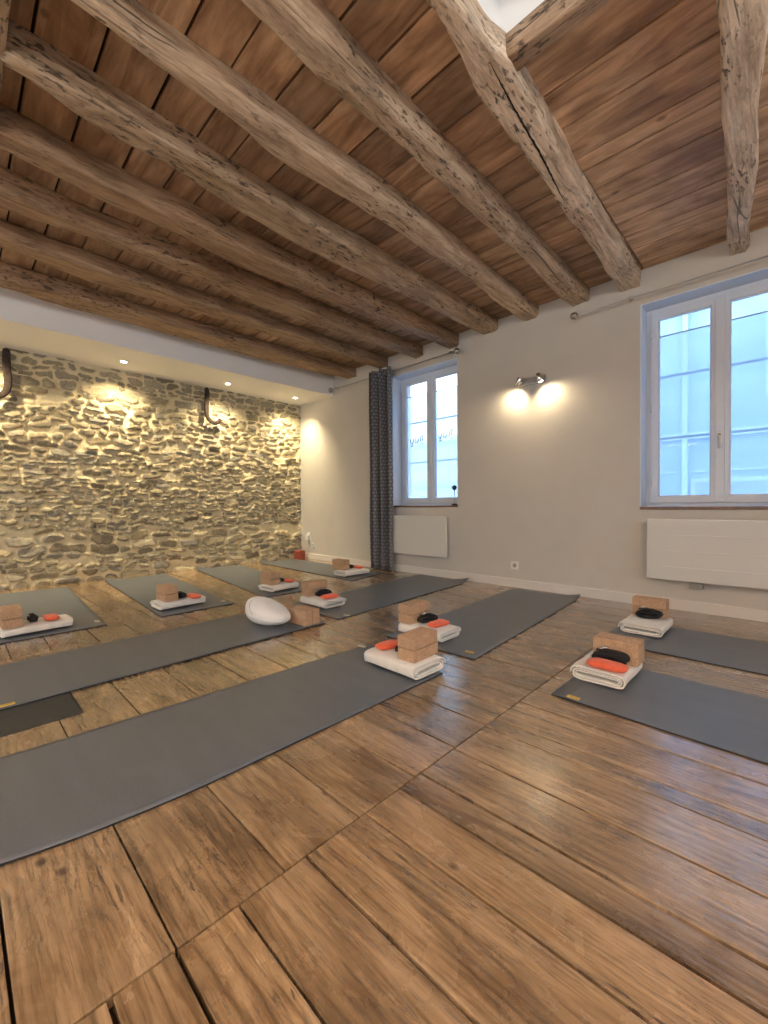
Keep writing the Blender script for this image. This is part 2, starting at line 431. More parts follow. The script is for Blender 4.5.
def lathe(bm, prof, c=(0, 0, 0), n=24, mt=None):
    rings = []
    for r, z in prof:
        rings.append([bm.verts.new((c[0]+r*math.cos(2*PI*q/n), c[1]+r*math.sin(2*PI*q/n), c[2]+z)) for q in range(n)])
    vs = [v for r_ in rings for v in r_]
    for i in range(len(rings)-1):
        for q in range(n):
            f = bm.faces.new((rings[i][q], rings[i][(q+1) % n], rings[i+1][(q+1) % n], rings[i+1][q])); f.smooth = True
    bm.faces.new(rings[0][::-1]); bm.faces.new(rings[-1])
    if mt is not None: bmesh.ops.transform(bm, matrix=mt, verts=vs)

def struct(o): o['kind'] = 'structure'; return o

def tag(o, label, cat, group=None):
    o['label'] = label; o['category'] = cat
    if group: o['group'] = group
    return o

def empty(name, loc, rz, label, cat, group=None):
    o = bpy.data.objects.new(name, None); COL.objects.link(o)
    o.empty_display_size = 0.1
    o.location = loc; o.rotation_euler = (0, 0, rz)
    return tag(o, label, cat, group)

def copy_tree(o, parent=None):
    c = o.copy(); COL.objects.link(c); c.parent = parent
    for ch in list(o.children): copy_tree(ch, c)
    return c

# ------------------------------------------------------------------ floor
def board_attr(me, faces_cols):
    at = me.color_attributes.new('board', 'FLOAT_COLOR', 'CORNER')
    arr = np.zeros(len(me.loops)*4, dtype=np.float32)
    for p in me.polygons:
        c = faces_cols[p.index]
        for li in p.loop_indices: arr[li*4:li*4+4] = (*c, 1)
    at.data.foreach_set('color', arr)

def boards(name, strips, z_top, thick, gap, mats, bev, extra=None, wob=0.0006, tone=lambda x: (0, 1)):
    """strips: list of (x0, x1, [y seams]); one box per board, all in one mesh"""
    bm = bmesh.new(); lay = bm.faces.layers.int.new('bid'); cols = {}
    bid = 0
    for (x0, x1, ys) in strips:
        for y0, y1 in zip(ys[:-1], ys[1:]):
            bid += 1; r0, r1 = tone(x0); cols[bid] = (random.uniform(r0, r1), random.random(), random.random())
            g = gap*random.uniform(0.4, 1.3)
            dz = random.uniform(-1, 1)*wob
            before = set(bm.faces)
            s = 1 if thick > 0 else -1
            box(bm, (x0+gap*0.3, y0+g/2, z_top-abs(thick)+dz if s > 0 else z_top+dz), (x1-gap*0.3, y1-g/2, z_top+dz if s > 0 else z_top+abs(thick)+dz), bev, 2)
            for f in bm.faces:
                if f not in before: f[lay] = bid
    if extra: extra(bm)
    fc = [cols.get(f[lay], (0.5, 0.5, 0.5)) for f in bm.faces]
    o = obj(name, bm, mats)
    board_attr(o.data, fc)
    return struct(o)

def seams(known, lo, hi, w=0.21):
    ys = list(known)
    while ys[0] > lo: ys.insert(0, ys[0]-w*random.uniform(0.8, 1.15))
    while ys[-1] < hi-0.12: ys.append(ys[-1]+w*random.uniform(0.8, 1.15))
    ys[-1] = hi; ys[0] = lo
    return ys

XJ = -0.845
strips = [
    (XJ, XR, seams([0.177, 0.289, 0.415, 0.587, 0.786, 0.928, 1.027, 1.212, 1.416, 1.497, 1.698, 1.854, 2.05, 2.27, 2.46, 2.70], YB, YW)),
    (-3.15, XJ, seams([0.06, 0.29, 0.53, 0.765, 1.0, 1.22, 1.43, 1.61, 1.84, 2.07, 2.28], YB, YW)),
    (XL, -3.15, seams([0.03, 0.225, 0.41, 0.648, 0.87, 1.07, 1.27], YB, YW)),
]
def under(bm): box(bm, (XL-0.1, YB-0.1, -0.06), (XR+0.1, YW+0.1, -0.024), mi=1)
boards('floor', strips, 0.0, 0.022, 0.0085, [M['floor'], M['gap']], 0.0022, under)

# ------------------------------------------------------------------ ceiling
sx0, sx1, sy0, sy1 = SHAFT
cs = []
cs.append((XL-0.05, -3.28, seams([0.5, 0.72, 0.94, 1.15], YB, YW, 0.22)))
cs.append((-3.28, -1.89, seams([0.48, 0.72, 0.94, 1.12, 1.36, 1.58, 1.78, 2.03, 2.26], YB, YW, 0.22)))
cs.append((-1.89, -0.98, seams([0.9, 1.12, 1.34, 1.57, 1.83, 2.04, 2.25, 2.46, 2.66, 2.9], YB, YW, 0.21)))
cs.append((-0.98, sx0, seams([0.4], YB, YW, 0.21)))
cs.append((sx0, sx1, seams([sy1+0.005, 2.01, 2.25, 2.50, 2.62, 2.82, 3.04, 3.27, 3.47, 3.68, 3.84], sy1+0.005, YW, 0.2)))
cs.append((sx0, sx1, seams([sy0-0.3], YB, sy0, 0.2)))
cs.append((sx1, XR+0.05, seams([0.4], YB, YW, 0.21)))
def over(bm):
    for a, b in (((XL-0.1, YB-0.1), (sx0-0.02, YW+0.1)), ((sx1+0.02, YB-0.1), (XR+0.1, YW+0.1)), ((sx0-0.02, YB-0.1), (sx1+0.02, sy0-0.02)), ((sx0-0.02, sy1+0.02), (sx1+0.02, YW+0.1))):
        box(bm, (a[0], a[1], ZC+0.027), (b[0], b[1], ZC+0.07), mi=1)
boards('ceiling', cs, ZC, -0.026, 0.013, [M['ceil'], M['gap']], 0.002, over, wob=0.002, tone=lambda x: (0.75, 1.0) if x > -0.95 else ((0.35, 0.9) if x > -2 else (0.0, 0.65)))  # boards paler toward the right window: its brightness is put into their colour

# plastered light shaft above the opening (head pierced by an added sky hole for fill light)
bm = bmesh.new(); t = 0.06
zt = 3.80
box(bm, (sx0-t, sy0-t, ZC), (sx0, sy1+t, zt)); box(bm, (sx1, sy0-t, ZC), (sx1+t, sy1+t, zt))
box(bm, (sx0, sy0-t, ZC), (sx1, sy0, zt)); box(bm, (sx0, sy1, ZC), (sx1, sy1+t, zt))
hx0, hx1, hy0, hy1 = ADDED_ROOFLIGHT
box(bm, (sx0-t, sy0-t, zt), (hx0, sy1+t, zt+0.05)); box(bm, (hx1, sy0-t, zt), (sx1+t, sy1+t, zt+0.05))
box(bm, (hx0, sy0-t, zt), (hx1, hy0, zt+0.05)); box(bm, (hx0, hy1, zt), (hx1, sy1+t, zt+0.05))
struct(obj('trim_1', bm, M['soffit']))

# ------------------------------------------------------------------ walls
WT = 0.38
bm = bmesh.new()
xs = [XL-0.1, WINDOWS[0][0], WINDOWS[0][1], WINDOWS[1][0], WINDOWS[1][1], XR+0.1]
ZT = ZC+0.1
for k in (0, 2, 4): box(bm, (xs[k], YW, -0.02), (xs[k+1], YW+WT, ZT))
for (x0, x1, z0, z1) in WINDOWS:
    box(bm, (x0, YW, -0.02), (x1, YW+WT, z0)); box(bm, (x0, YW, z1), (x1, YW+WT, ZT))
struct(obj('wall_back', bm, M['wall']))
def added_window(n, p0, p1, axis):
    """added window in an unseen wall, lets fill light in; p0..p1 along the wall"""
    root = bpy.data.objects.new('window_%d' % n, None); COL.objects.link(root); struct(root)
    def B(bm, a0, a1, z0, z1, d0, d1):
        if axis == 'X': box(bm, (a0, YB-0.1+d0, z0), (a1, YB-0.1+d1, z1), 0.003)
        else: box(bm, (XR+0.1-d1, a0, z0), (XR+0.1-d0, a1, z1), 0.003)
    z0, z1 = SZ; mid = (p0+p1)/2
    bm = bmesh.new()
    for a in ((p0, p0+0.06, z0, z1), (p1-0.06, p1, z0, z1), (p0+0.05, p1-0.05, z0, z0+0.06), (p0+0.05, p1-0.05, z1-0.06, z1), (mid-0.04, mid+0.04, z0, z1)): B(bm, *a, 0.02, 0.07)
    obj('window_frame', bm, M['frame'], root)
    bm = bmesh.new(); B(bm, p0+0.05, p1-0.05, z0+0.05, z1-0.05, 0.042, 0.046); obj('glass_pane', bm, M['glass'], root)
def pierced(name, lo, hi, wins, mk):
    bm = bmesh.new(); e = [lo]
    for a_, b_ in wins: e += [a_, b_]
    e.append(hi)
    for k in range(0, len(e), 2): mk(bm, e[k], e[k+1], -0.02, ZT)
    for a_, b_ in wins: mk(bm, a_, b_, -0.02, SZ[0]); mk(bm, a_, b_, SZ[1], ZT)
    struct(obj(name, bm, M['wall']))
pierced('wall_front', XL-0.1, XR+0.1, ADDED_REAR_WINDOWS, lambda bm, a, b, z0, z1: box(bm, (a, YB-0.1, z0), (b, YB, z1)))
pierced('wall_right', YB, YW, ADDED_SIDE_WINDOWS, lambda bm, a, b, z0, z1: box(bm, (XR, a, z0), (XR+0.1, b, z1)))
for k, (a_, b_) in enumerate(ADDED_REAR_WINDOWS): added_window(3+k, a_, b_, 'X')
for k, (a_, b_) in enumerate(ADDED_SIDE_WINDOWS): added_window(5+k, a_, b_, 'Y')

# stone wall: a relief of rubble stones in smeared mortar
def vnoise(x, z, seed, per=1.0):
    rs = np.random.RandomState(seed); g = rs.rand(256, 256)
    x = x/per + 50; z = z/per + 50
    xi = np.floor(x).astype(int); zi = np.floor(z).astype(int)
    fx = x-xi; fz = z-zi; fx = fx*fx*(3-2*fx); fz = fz*fz*(3-2*fz)
    a = g[xi % 256, zi % 256]; b = g[(xi+1) % 256, zi % 256]; c = g[xi % 256, (zi+1) % 256]; d = g[(xi+1) % 256, (zi+1) % 256]
    return (a*(1-fx)+b*fx)*(1-fz)+(c*(1-fx)+d*fx)*fz - 0.5

def stone_wall():
    step = 0.0125
    y = np.arange(YB, YW+step, step); z = np.arange(-0.01, ZS+0.03, step)
    Yg, Zg = np.meshgrid(y, z, indexing='ij')
    wy = Yg + 0.05*vnoise(Yg, Zg, 1, 0.16) + 0.035*vnoise(Yg, Zg, 2, 0.05)
    wz = Zg + 0.075*vnoise(Yg, Zg, 3, 0.45) + 0.045*vnoise(Yg, Zg, 4, 0.14) + 0.024*vnoise(Yg, Zg, 5, 0.05) + 0.010*vnoise(Yg, Zg, 6, 0.025)
    rs = np.random.RandomState(11)
    seeds = []; zz = -0.1
    while zz < ZS+0.2:
        h = rs.choice([0.042, 0.052, 0.065, 0.085, 0.115], p=[0.25, 0.3, 0.22, 0.15, 0.08])
        if zz > 1.95: h = rs.choice([0.06, 0.085, 0.11])
        yy = YB-0.2+rs.rand()*0.1
        while yy < YW+0.2:
            w = h*rs.uniform(1.1, 3.6)
            if h < 0.05: w = h*rs.uniform(1.5, 4.5)
            seeds.append((yy+w/2, zz+h/2+rs.uniform(-0.012, 0.012), w/2, h/2*rs.uniform(0.8, 1.15), rs.rand(), rs.uniform(0, 1), rs.uniform(-1, 1), rs.uniform(-1, 1)))
            yy += w
        zz += h
    S = np.array(seeds, dtype=np.float32)
    P = np.stack([wy.ravel(), wz.ravel()], 1).astype(np.float32)
    idx = np.zeros(len(P), int); d1 = np.zeros(len(P), np.float32); d2 = np.zeros(len(P), np.float32)
    order = np.argsort(P[:, 0]); 
    for s in range(0, len(P), 1500):
        ii = order[s:s+1500]; q = P[ii]
        lo, hi = q[:, 0].min()-0.35, q[:, 0].max()+0.35
        sel = np.where((S[:, 0] > lo) & (S[:, 0] < hi))[0]
        dy = np.abs(q[:, None, 0]-S[None, sel, 0])/S[None, sel, 2]; dz = np.abs(q[:, None, 1]-S[None, sel, 1])/S[None, sel, 3]
        d = (dy**3.2+dz**3.2)**(1/3.2)
        k2 = np.argpartition(d, 2, axis=1)[:, :2]; dd = np.take_along_axis(d, k2, 1); o_ = np.argsort(dd, 1)
        k2 = np.take_along_axis(k2, o_, 1); dd = np.take_along_axis(dd, o_, 1)
        idx[ii] = sel[k2[:, 0]]; d1[ii] = dd[:, 0]; d2[ii] = dd[:, 1]
    st = S[idx]
    lim = 1.12-0.34*st[:, 4]
    sm = np.clip((lim - d1)/0.22, 0, 1); sm = sm*sm*(3-2*sm)
    edge = np.clip((d2-d1-0.08)/0.24, 0, 1)
    mask = sm*edge
    mask = np.where(st[:, 5] < 0.08, mask*0.3, mask)
    ly = (P[:, 0]-st[:, 0])/st[:, 2]; lz = (P[:, 1]-st[:, 1])/st[:, 3]
    prot = 0.014+0.024*st[:, 4] + 0.010*st[:, 6]*ly + 0.014*st[:, 7]*lz
    hgt = 1.35*mask*prot + 0.012*vnoise(Yg, Zg, 8, 0.5).ravel() + 0.006*vnoise(Yg, Zg, 9, 0.06).ravel() + 0.004*vnoise(Yg, Zg, 10, 0.028).ravel()
    X = XL + hgt
    ny, nz = Yg.shape
    co = np.stack([X, Yg.ravel(), Zg.ravel()], 1).astype(np.float32)
    i, j = np.meshgrid(np.arange(ny-1), np.arange(nz-1), indexing='ij')
    a = (i*nz+j).ravel(); f = np.stack([a, a+nz, a+nz+1, a+1], 1)
    me = bpy.data.meshes.new('wall_left')
    me.vertices.add(len(co)); me.vertices.foreach_set('co', co.ravel())
    me.loops.add(len(f)*4); me.loops.foreach_set('vertex_index', f.ravel().astype(np.int32))
    me.polygons.add(len(f)); me.polygons.foreach_set('loop_start', (np.arange(len(f))*4).astype(np.int32)); me.polygons.foreach_set('loop_total', np.full(len(f), 4, np.int32))
    me.update(); me.validate()
    at = me.color_attributes.new('stone', 'FLOAT_COLOR', 'POINT')
    c = np.stack([mask, (st[:, 4]*7.31) % 1.0, st[:, 5], np.ones(len(P))], 1).astype(np.float32)
    at.data.foreach_set('color', c.ravel())
    me.materials.append(M['stone'])
    bm = bmesh.new(); bm.from_mesh(me)
    box(bm, (XL-0.12, YB-0.1, -0.02), (XL-0.03, YW+0.1, ZT))
    box(bm, (XL-0.03, YB-0.1, ZS+0.02), (XL+0.0, YW+0.1, ZT))
    bm.to_mesh(me); bm.free()
    for p in me.polygons: p.use_smooth = p.area < 0.01
    return struct(link('wall_left', me))
stone_wall()

# soffit along the stone wall with recessed lights
bm = bmesh.new()
box(bm, (XL-0.02, YB, ZS), (XF, YW, ZC+0.02), 0.0)
struct(obj('trim_2', bm, M['soffit']))

# skirting boards
bm = bmesh.new(); box(bm, (XL+0.04, YW-0.018, 0.0), (XR, YW+0.0, 0.085), 0.003); struct(obj('baseboard_back', bm, M['skirting']))
bm = bmesh.new(); box(bm, (XR-0.018, YB, 0.0), (XR, YW-0.02, 0.085), 0.003); struct(obj('baseboard_right', bm, M['skirting']))
bm = bmesh.new(); box(bm, (XL+0.1, YB, 0.0), (XR-0.02, YB+0.018, 0.085), 0.003); struct(obj('baseboard_front', bm, M['skirting']))

# ------------------------------------------------------------------ windows
def stroke(bm, pts, y, th=0.006):
    tube(bm, [(p[0], y, p[1]) for p in pts], th, 6)

def window(idx, x0, x1, z0, z1, letters):
    root = bpy.data.objects.new('window_%d' % idx, None); COL.objects.link(root); root.location = ((x0+x1)/2, YW, z0); struct(root)
    inv = Vector((-(x0+x1)/2, -YW, -z0))
    def put(name, bm, m_, sm=False, par=root, off=inv):
        bmesh.ops.translate(bm, vec=inv, verts=bm.verts)
        return obj(name, bm, m_, par, sm)
    yf = YW+0.17
    # painted lining of the opening
    bm = bmesh.new(); t = 0.008
    box(bm, (x0, YW-0.001, z0), (x0+t, yf+0.02, z1)); box(bm, (x1-t, YW-0.001, z0), (x1, yf+0.02, z1)); box(bm, (x0, YW-0.001, z1-t), (x1, yf+0.02, z1))
    put('lining', bm, M['reveal'])
    bm = bmesh.new(); fw = 0.045
    for a, b in (((x0+t+0.0005, yf, z0+0.007), (x0+t+fw, yf+0.06, z1-t-0.0005)), ((x1-t-fw, yf, z0+0.007), (x1-t-0.0005, yf+0.06, z1-t-0.0005)), ((x0+t+fw+0.0005, yf+0.0005, z1-t-fw), (x1-t-fw-0.0005, yf+0.0595, z1-t-0.0005)), ((x0+t+fw+0.0005, yf+0.0005, z0+0.007), (x1-t-fw-0.0005, yf+0.0595, z0+0.025+fw))):
        box(bm, a, b, 0.004)
    put('window_frame', bm, M['frame'])
    # two opening leaves with rebates, glass and film
    xm = (x0+x1)/2
    zb, ztp = z0+0.035, z1-0.045
    for s, (a, b) in enumerate(((x0+0.042, xm), (xm, x1-0.042))):
        bm = bmesh.new(); sw = 0.058
        for p, q in (((a, zb), (a+sw, ztp)), ((b-sw, zb), (b, ztp)), ((a+sw-0.004, zb), (b-sw+0.004, zb+sw)), ((a+sw-0.004, ztp-sw), (b-sw+0.004, ztp))):
            box(bm, (p[0], yf-0.018-0.0004*(q[0]-p[0] > 0.1), p[1]), (q[0], yf+0.04, q[1]), 0.006, 3)
        for p, q in (((a+sw, zb+sw), (a+sw+0.008, ztp-sw)), ((b-sw-0.008, zb+sw), (b-sw, ztp-sw)), ((a+sw, zb+sw), (b-sw, zb+sw+0.008)), ((a+sw, ztp-sw-0.008), (b-sw, ztp-sw))):
            box(bm, (p[0], yf-0.006, p[1]), (q[0], yf+0.02, q[1]), 0.002)
        leaf = put('casement', bm, M['frame'])
        bm = bmesh.new(); box(bm, (a+sw-0.002, yf+0.016, zb+sw-0.002), (b-sw+0.002, yf+0.020, ztp-sw+0.002)); put('glass_pane', bm, M['glass'], par=leaf)
        bm = bmesh.new(); box(bm, (a+sw+0.009, yf+0.0145, zb+sw+0.010), (b-sw-0.009, yf+0.0155, 2.265)); put('frosted_film', bm, M['film'], par=leaf)
        bm = bmesh.new(); box(bm, (a+sw-0.010, yf+0.004, 2.262), (b-sw+0.010, yf+0.012, 2.270)); put('film_rail', bm, M['shade'], par=leaf)
        # hinges
        hx = a+0.004 if s == 0 else b-0.004
        for hz in (zb+0.18, (zb+ztp)/2, ztp-0.18):
            bm = bmesh.new(); tube(bm, [(hx, yf-0.022, hz-0.035), (hx, yf-0.022, hz+0.035)], 0.007, 10); put('hinge', bm, M['frame'], par=leaf)
    bm = bmesh.new(); box(bm, (xm-0.030, yf-0.030, zb+0.01), (xm+0.030, yf-0.012, ztp-0.01), 0.005, 3); put('meeting_stile', bm, M['frame'])
    bm = bmesh.new(); box(bm, (xm-0.014, yf-0.040, 1.33), (xm+0.014, yf-0.028, 1.41), 0.005, 3)
    tube(bm, [(xm, yf-0.038, 1.385), (xm, yf-0.066, 1.385), (xm, yf-0.072, 1.37), (xm, yf-0.072, 1.275)], [0.009, 0.009, 0.010, 0.008], 10)
    put('handle', bm, M['plastic'])
    bm = bmesh.new(); box(bm, (x0-0.0, YW-0.012, z0-0.018), (x1+0.0, yf+0.03, z0+0.006), 0.004); put('sill', bm, M['sill'])
    # rails across the opening outside
    for zr in (1.955, 1.42):
        bm = bmesh.new(); tube(bm, [(x0-0.02, YW+0.32, zr), (x1+0.02, YW+0.32, zr)], 0.012, 8); put('outside_rail', bm, M['bar'])
    if letters:
        for (ox, oz, k) in letters:
            g = [[(0.0, 0.10), (0.015, 0.05), (0.03, 0.035), (0.055, 0.06), (0.055, 0.10)], [(0.05, 0.04), (0.01, 0.0), (0.06, 0.01)],
                 [(0.11, 0.11), (0.085, 0.09), (0.085, 0.055), (0.105, 0.04)], [(0.115, 0.035), (0.135, 0.065), (0.15, 0.095)],
                 [(0.175, 0.11), (0.172, 0.05)], [(0.215, 0.12), (0.205, 0.06)], [(0.19, 0.118), (0.225, 0.125)], [(0.200, 0.02), (0.212, 0.028)]]
            for n_, st_ in enumerate(g):
                pass
            bm = bmesh.new()
            for st_ in g: stroke(bm, [(ox+k*p, oz+k*q) for p, q in st_], yf+0.010, 0.0052*k)
            put('lettering', bm, M['ink'])
    return root

window(1, *WINDOWS[0], letters=[(-3.17, 1.64, 1.0), (-3.62, 1.62, 1.0)])
window(2, *WINDOWS[1], letters=None)

# ------------------------------------------------------------------ beams
def interp(tab, y):
    if y <= tab[0][0]: return tab[0][1]
    for (a, va), (b, vb) in zip(tab[:-1], tab[1:]):
        if y <= b:
            t = (y-a)/(b-a); t = t*t*(3-2*t); return va+(vb-va)*t
    return tab[-1][1]

def loft_beam(name, axis, c0, c1, left, right, zbot, label, group, tint, rnd=0.35, seed=0, ztop=ZC+0.01, parent=None):
    """hewn timber along an axis; left/right give the two faces, zbot the underside"""
    n = max(8, int(abs(c1-c0)/0.05)); K = 28
    bm = bmesh.new(); gl = bm.verts.layers.float_vector.new('grain'); rings = []
    for i in range(n+1):
        t = c0+(c1-c0)*i/n
        l, r, zb = interp(left, t), interp(right, t), interp(zbot, t)
        w, h = (r-l)/2, (ztop-zb)/2; ring = []
        for k in range(K):
            a = 2*PI*(k+0.5)/K; ca, sa = math.cos(a), math.sin(a)
            e = 0.24 if rnd < 0.3 else 0.42
            px = math.copysign(abs(ca)**e, ca); pz = math.copysign(abs(sa)**e, sa)
            if sa > 0: px = math.copysign(abs(ca)**0.25, ca); pz = math.copysign(abs(sa)**0.25, sa)
            q = Vector((ca*1.2+seed*9.1, t*1.6, sa*1.2)); q2 = Vector((ca*3+seed*5.3, t*6.0, sa*3))
            dn = noise.noise(q)*0.016 + noise.noise(q2)*0.007
            px_ = px*(w+dn); pz_ = pz*(h+(dn if sa < 0 else 0))
            u, v = (l+r)/2+px_, (ztop+zb)/2+pz_
            p = (u, t, v) if axis == 'Y' else (t, u, v)
            vert = bm.verts.new(p); vert[gl] = (u, t, v)
            ring.append(vert)
        rings.append(ring)
    for i in range(n):
        for k in range(K):
            f = bm.faces.new((rings[i][k], rings[i][(k+1) % K], rings[i+1][(k+1) % K], rings[i+1][k])); f.smooth = True
    bm.faces.new(rings[0][::-1]); bm.faces.new(rings[-1])
    bmesh.ops.recalc_face_normals(bm, faces=bm.faces)
    o = obj(name, bm, M['beam'], parent)
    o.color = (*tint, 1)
    return tag(o, label, 'ceiling beam', group)

Y0 = YB; Y1 = YW+0.05
G = 'rough timber beams under the board ceiling'
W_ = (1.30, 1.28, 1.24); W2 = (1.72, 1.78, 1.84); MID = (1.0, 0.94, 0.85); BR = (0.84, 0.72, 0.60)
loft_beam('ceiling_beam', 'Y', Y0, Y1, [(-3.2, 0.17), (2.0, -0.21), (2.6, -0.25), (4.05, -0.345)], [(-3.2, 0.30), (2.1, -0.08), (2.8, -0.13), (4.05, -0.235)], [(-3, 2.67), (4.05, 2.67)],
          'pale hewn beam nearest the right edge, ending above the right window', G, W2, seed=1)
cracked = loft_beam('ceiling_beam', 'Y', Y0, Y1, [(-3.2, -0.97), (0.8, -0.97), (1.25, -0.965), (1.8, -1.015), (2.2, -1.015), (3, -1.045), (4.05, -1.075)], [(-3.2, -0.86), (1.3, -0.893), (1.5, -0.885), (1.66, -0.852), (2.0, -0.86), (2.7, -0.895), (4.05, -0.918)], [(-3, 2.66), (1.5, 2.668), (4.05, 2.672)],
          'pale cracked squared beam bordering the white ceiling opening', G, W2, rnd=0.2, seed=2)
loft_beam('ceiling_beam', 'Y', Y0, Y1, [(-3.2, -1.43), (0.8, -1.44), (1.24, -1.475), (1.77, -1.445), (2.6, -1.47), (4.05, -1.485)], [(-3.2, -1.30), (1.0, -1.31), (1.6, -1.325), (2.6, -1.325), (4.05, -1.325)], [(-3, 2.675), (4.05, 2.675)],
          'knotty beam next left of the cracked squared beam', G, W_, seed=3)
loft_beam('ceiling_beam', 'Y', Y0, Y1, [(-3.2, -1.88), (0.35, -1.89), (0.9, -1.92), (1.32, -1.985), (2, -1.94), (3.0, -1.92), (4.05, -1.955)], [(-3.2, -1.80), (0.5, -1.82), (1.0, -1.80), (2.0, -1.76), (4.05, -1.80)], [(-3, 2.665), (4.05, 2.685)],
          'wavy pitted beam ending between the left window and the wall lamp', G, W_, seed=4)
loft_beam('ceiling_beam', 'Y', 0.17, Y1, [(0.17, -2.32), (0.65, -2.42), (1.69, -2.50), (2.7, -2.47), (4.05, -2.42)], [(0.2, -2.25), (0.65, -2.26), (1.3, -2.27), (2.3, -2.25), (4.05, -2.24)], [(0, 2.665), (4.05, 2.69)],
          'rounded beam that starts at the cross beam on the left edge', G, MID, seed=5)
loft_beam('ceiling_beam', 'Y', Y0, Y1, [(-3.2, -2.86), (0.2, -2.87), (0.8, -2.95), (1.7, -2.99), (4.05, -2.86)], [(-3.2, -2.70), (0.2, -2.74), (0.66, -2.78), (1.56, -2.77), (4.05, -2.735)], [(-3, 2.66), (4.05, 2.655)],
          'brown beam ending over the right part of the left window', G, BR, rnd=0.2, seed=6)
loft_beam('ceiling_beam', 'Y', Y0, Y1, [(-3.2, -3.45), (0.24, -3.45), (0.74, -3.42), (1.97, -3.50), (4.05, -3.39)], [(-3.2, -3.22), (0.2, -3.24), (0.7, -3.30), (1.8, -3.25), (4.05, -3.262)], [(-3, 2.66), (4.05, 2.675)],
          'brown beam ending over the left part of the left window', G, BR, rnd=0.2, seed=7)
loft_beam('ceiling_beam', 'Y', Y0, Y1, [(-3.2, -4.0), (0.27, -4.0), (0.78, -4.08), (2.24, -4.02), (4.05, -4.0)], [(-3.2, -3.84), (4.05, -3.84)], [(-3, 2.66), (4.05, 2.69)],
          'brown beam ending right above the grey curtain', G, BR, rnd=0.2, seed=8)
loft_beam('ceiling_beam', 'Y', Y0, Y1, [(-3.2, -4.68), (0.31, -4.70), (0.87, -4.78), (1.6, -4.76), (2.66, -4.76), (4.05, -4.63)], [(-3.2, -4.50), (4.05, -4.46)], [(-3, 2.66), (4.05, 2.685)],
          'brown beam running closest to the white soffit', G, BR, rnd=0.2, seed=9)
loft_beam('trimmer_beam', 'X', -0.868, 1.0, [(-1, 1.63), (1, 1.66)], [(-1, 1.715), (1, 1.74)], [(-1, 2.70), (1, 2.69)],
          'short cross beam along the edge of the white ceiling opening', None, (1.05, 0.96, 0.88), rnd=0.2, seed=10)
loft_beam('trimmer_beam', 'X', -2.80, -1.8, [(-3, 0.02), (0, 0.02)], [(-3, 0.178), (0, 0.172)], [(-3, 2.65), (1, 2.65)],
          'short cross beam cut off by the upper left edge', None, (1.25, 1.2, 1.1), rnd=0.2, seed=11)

# the long open shake in the underside of the cracked beam
from mathutils.bvhtree import BVHTree
_bm = bmesh.new(); _bm.from_mesh(cracked.data); bvh = BVHTree.FromBMesh(_bm)
bm = bmesh.new(); prev = None
P_ = [(-0.905, 1.57), (-0.917, 1.71), (-0.925, 1.80), (-0.934, 1.94), (-0.945, 2.13), (-0.962, 2.31), (-0.980, 2.47), (-1.0, 2.62)]; n = 60
for i in range(n+1):
    f = i/n*(len(P_)-1); k = min(int(f), len(P_)-2); t_ = f-k
    x = P_[k][0]*(1-t_)+P_[k+1][0]*t_ + 0.003*noise.noise(Vector((i*0.6, 0, 3))); y = P_[k][1]*(1-t_)+P_[k+1][1]*t_
    w = 0.0055*math.sin(PI*min(1, max(0.02, i/n)))**0.6*(0.7+0.6*abs(noise.noise(Vector((i*0.4, 2, 1)))))
    row = []
    for dx in (-w, w):
        hit = bvh.ray_cast(Vector((x+dx, y, 2.3)), Vector((0, 0, 1)))
        z = hit[0].z if hit[0] else 2.66
        row.append(bm.verts.new((x+dx, y, z-0.0012))); 
    for dx, q in ((w, 1), (-w, 0)): row.append(bm.verts.new((x+dx, y, row[q].co.z+0.012)))
    if prev:
        for k2 in range(4): bm.faces.new((prev[k2], prev[(k2+1) % 4], row[(k2+1) % 4], row[k2]))
    prev = row
bmesh.ops.recalc_face_normals(bm, faces=bm.faces)
obj('drying_crack', bm, M['gap'], cracked); _bm.free()

# ------------------------------------------------------------------ recessed lights
def recessed(x, y, label):
    r = empty('recessed_light', (x, y, ZS), 0, label, 'ceiling light', 'recessed spotlights in the white soffit')
    bm = bmesh.new(); lathe(bm, [(0.030, -0.0005), (0.042, -0.0005), (0.042, -0.004), (0.036, -0.006), (0.030, -0.004)], n=28); obj('trim_ring', bm, M['plastic'], r)
    bm = bmesh.new(); lathe(bm, [(0.0, -0.0045), (0.030, -0.0045), (0.030, -0.001), (0.0, -0.001)], n=24); obj('bulb', bm, M['led'], r)
    l = bpy.data.lights.new('recessed_spot', 'SPOT'); l.energy = 145; l.color = (1.0, 0.82, 0.50)
    l.spot_size = math.radians(118); l.spot_blend = 1.0; l.shadow_soft_size = 0.025
    o = bpy.data.objects.new('recessed_spot', l); COL.objects.link(o); o.parent = r
    o.location = (0, 0, -0.012); o.rotation_euler = (0, math.radians(13), 0)
    return r
for y, lab in ((-2.3, 'recessed spotlight far along the soffit beyond the left edge'), (-1.05, 'recessed spotlight in the soffit just beyond the left edge'),
               (0.17, 'small recessed spotlight in the soffit near the left hook'), (1.40, 'recessed spotlight in the soffit over the middle of the stone wall, left of the hook'),
               (2.63, 'recessed spotlight in the soffit just right of the iron hook'), (3.70, 'recessed spotlight in the soffit nearest the white corner')):
    recessed(-5.47, y, lab)

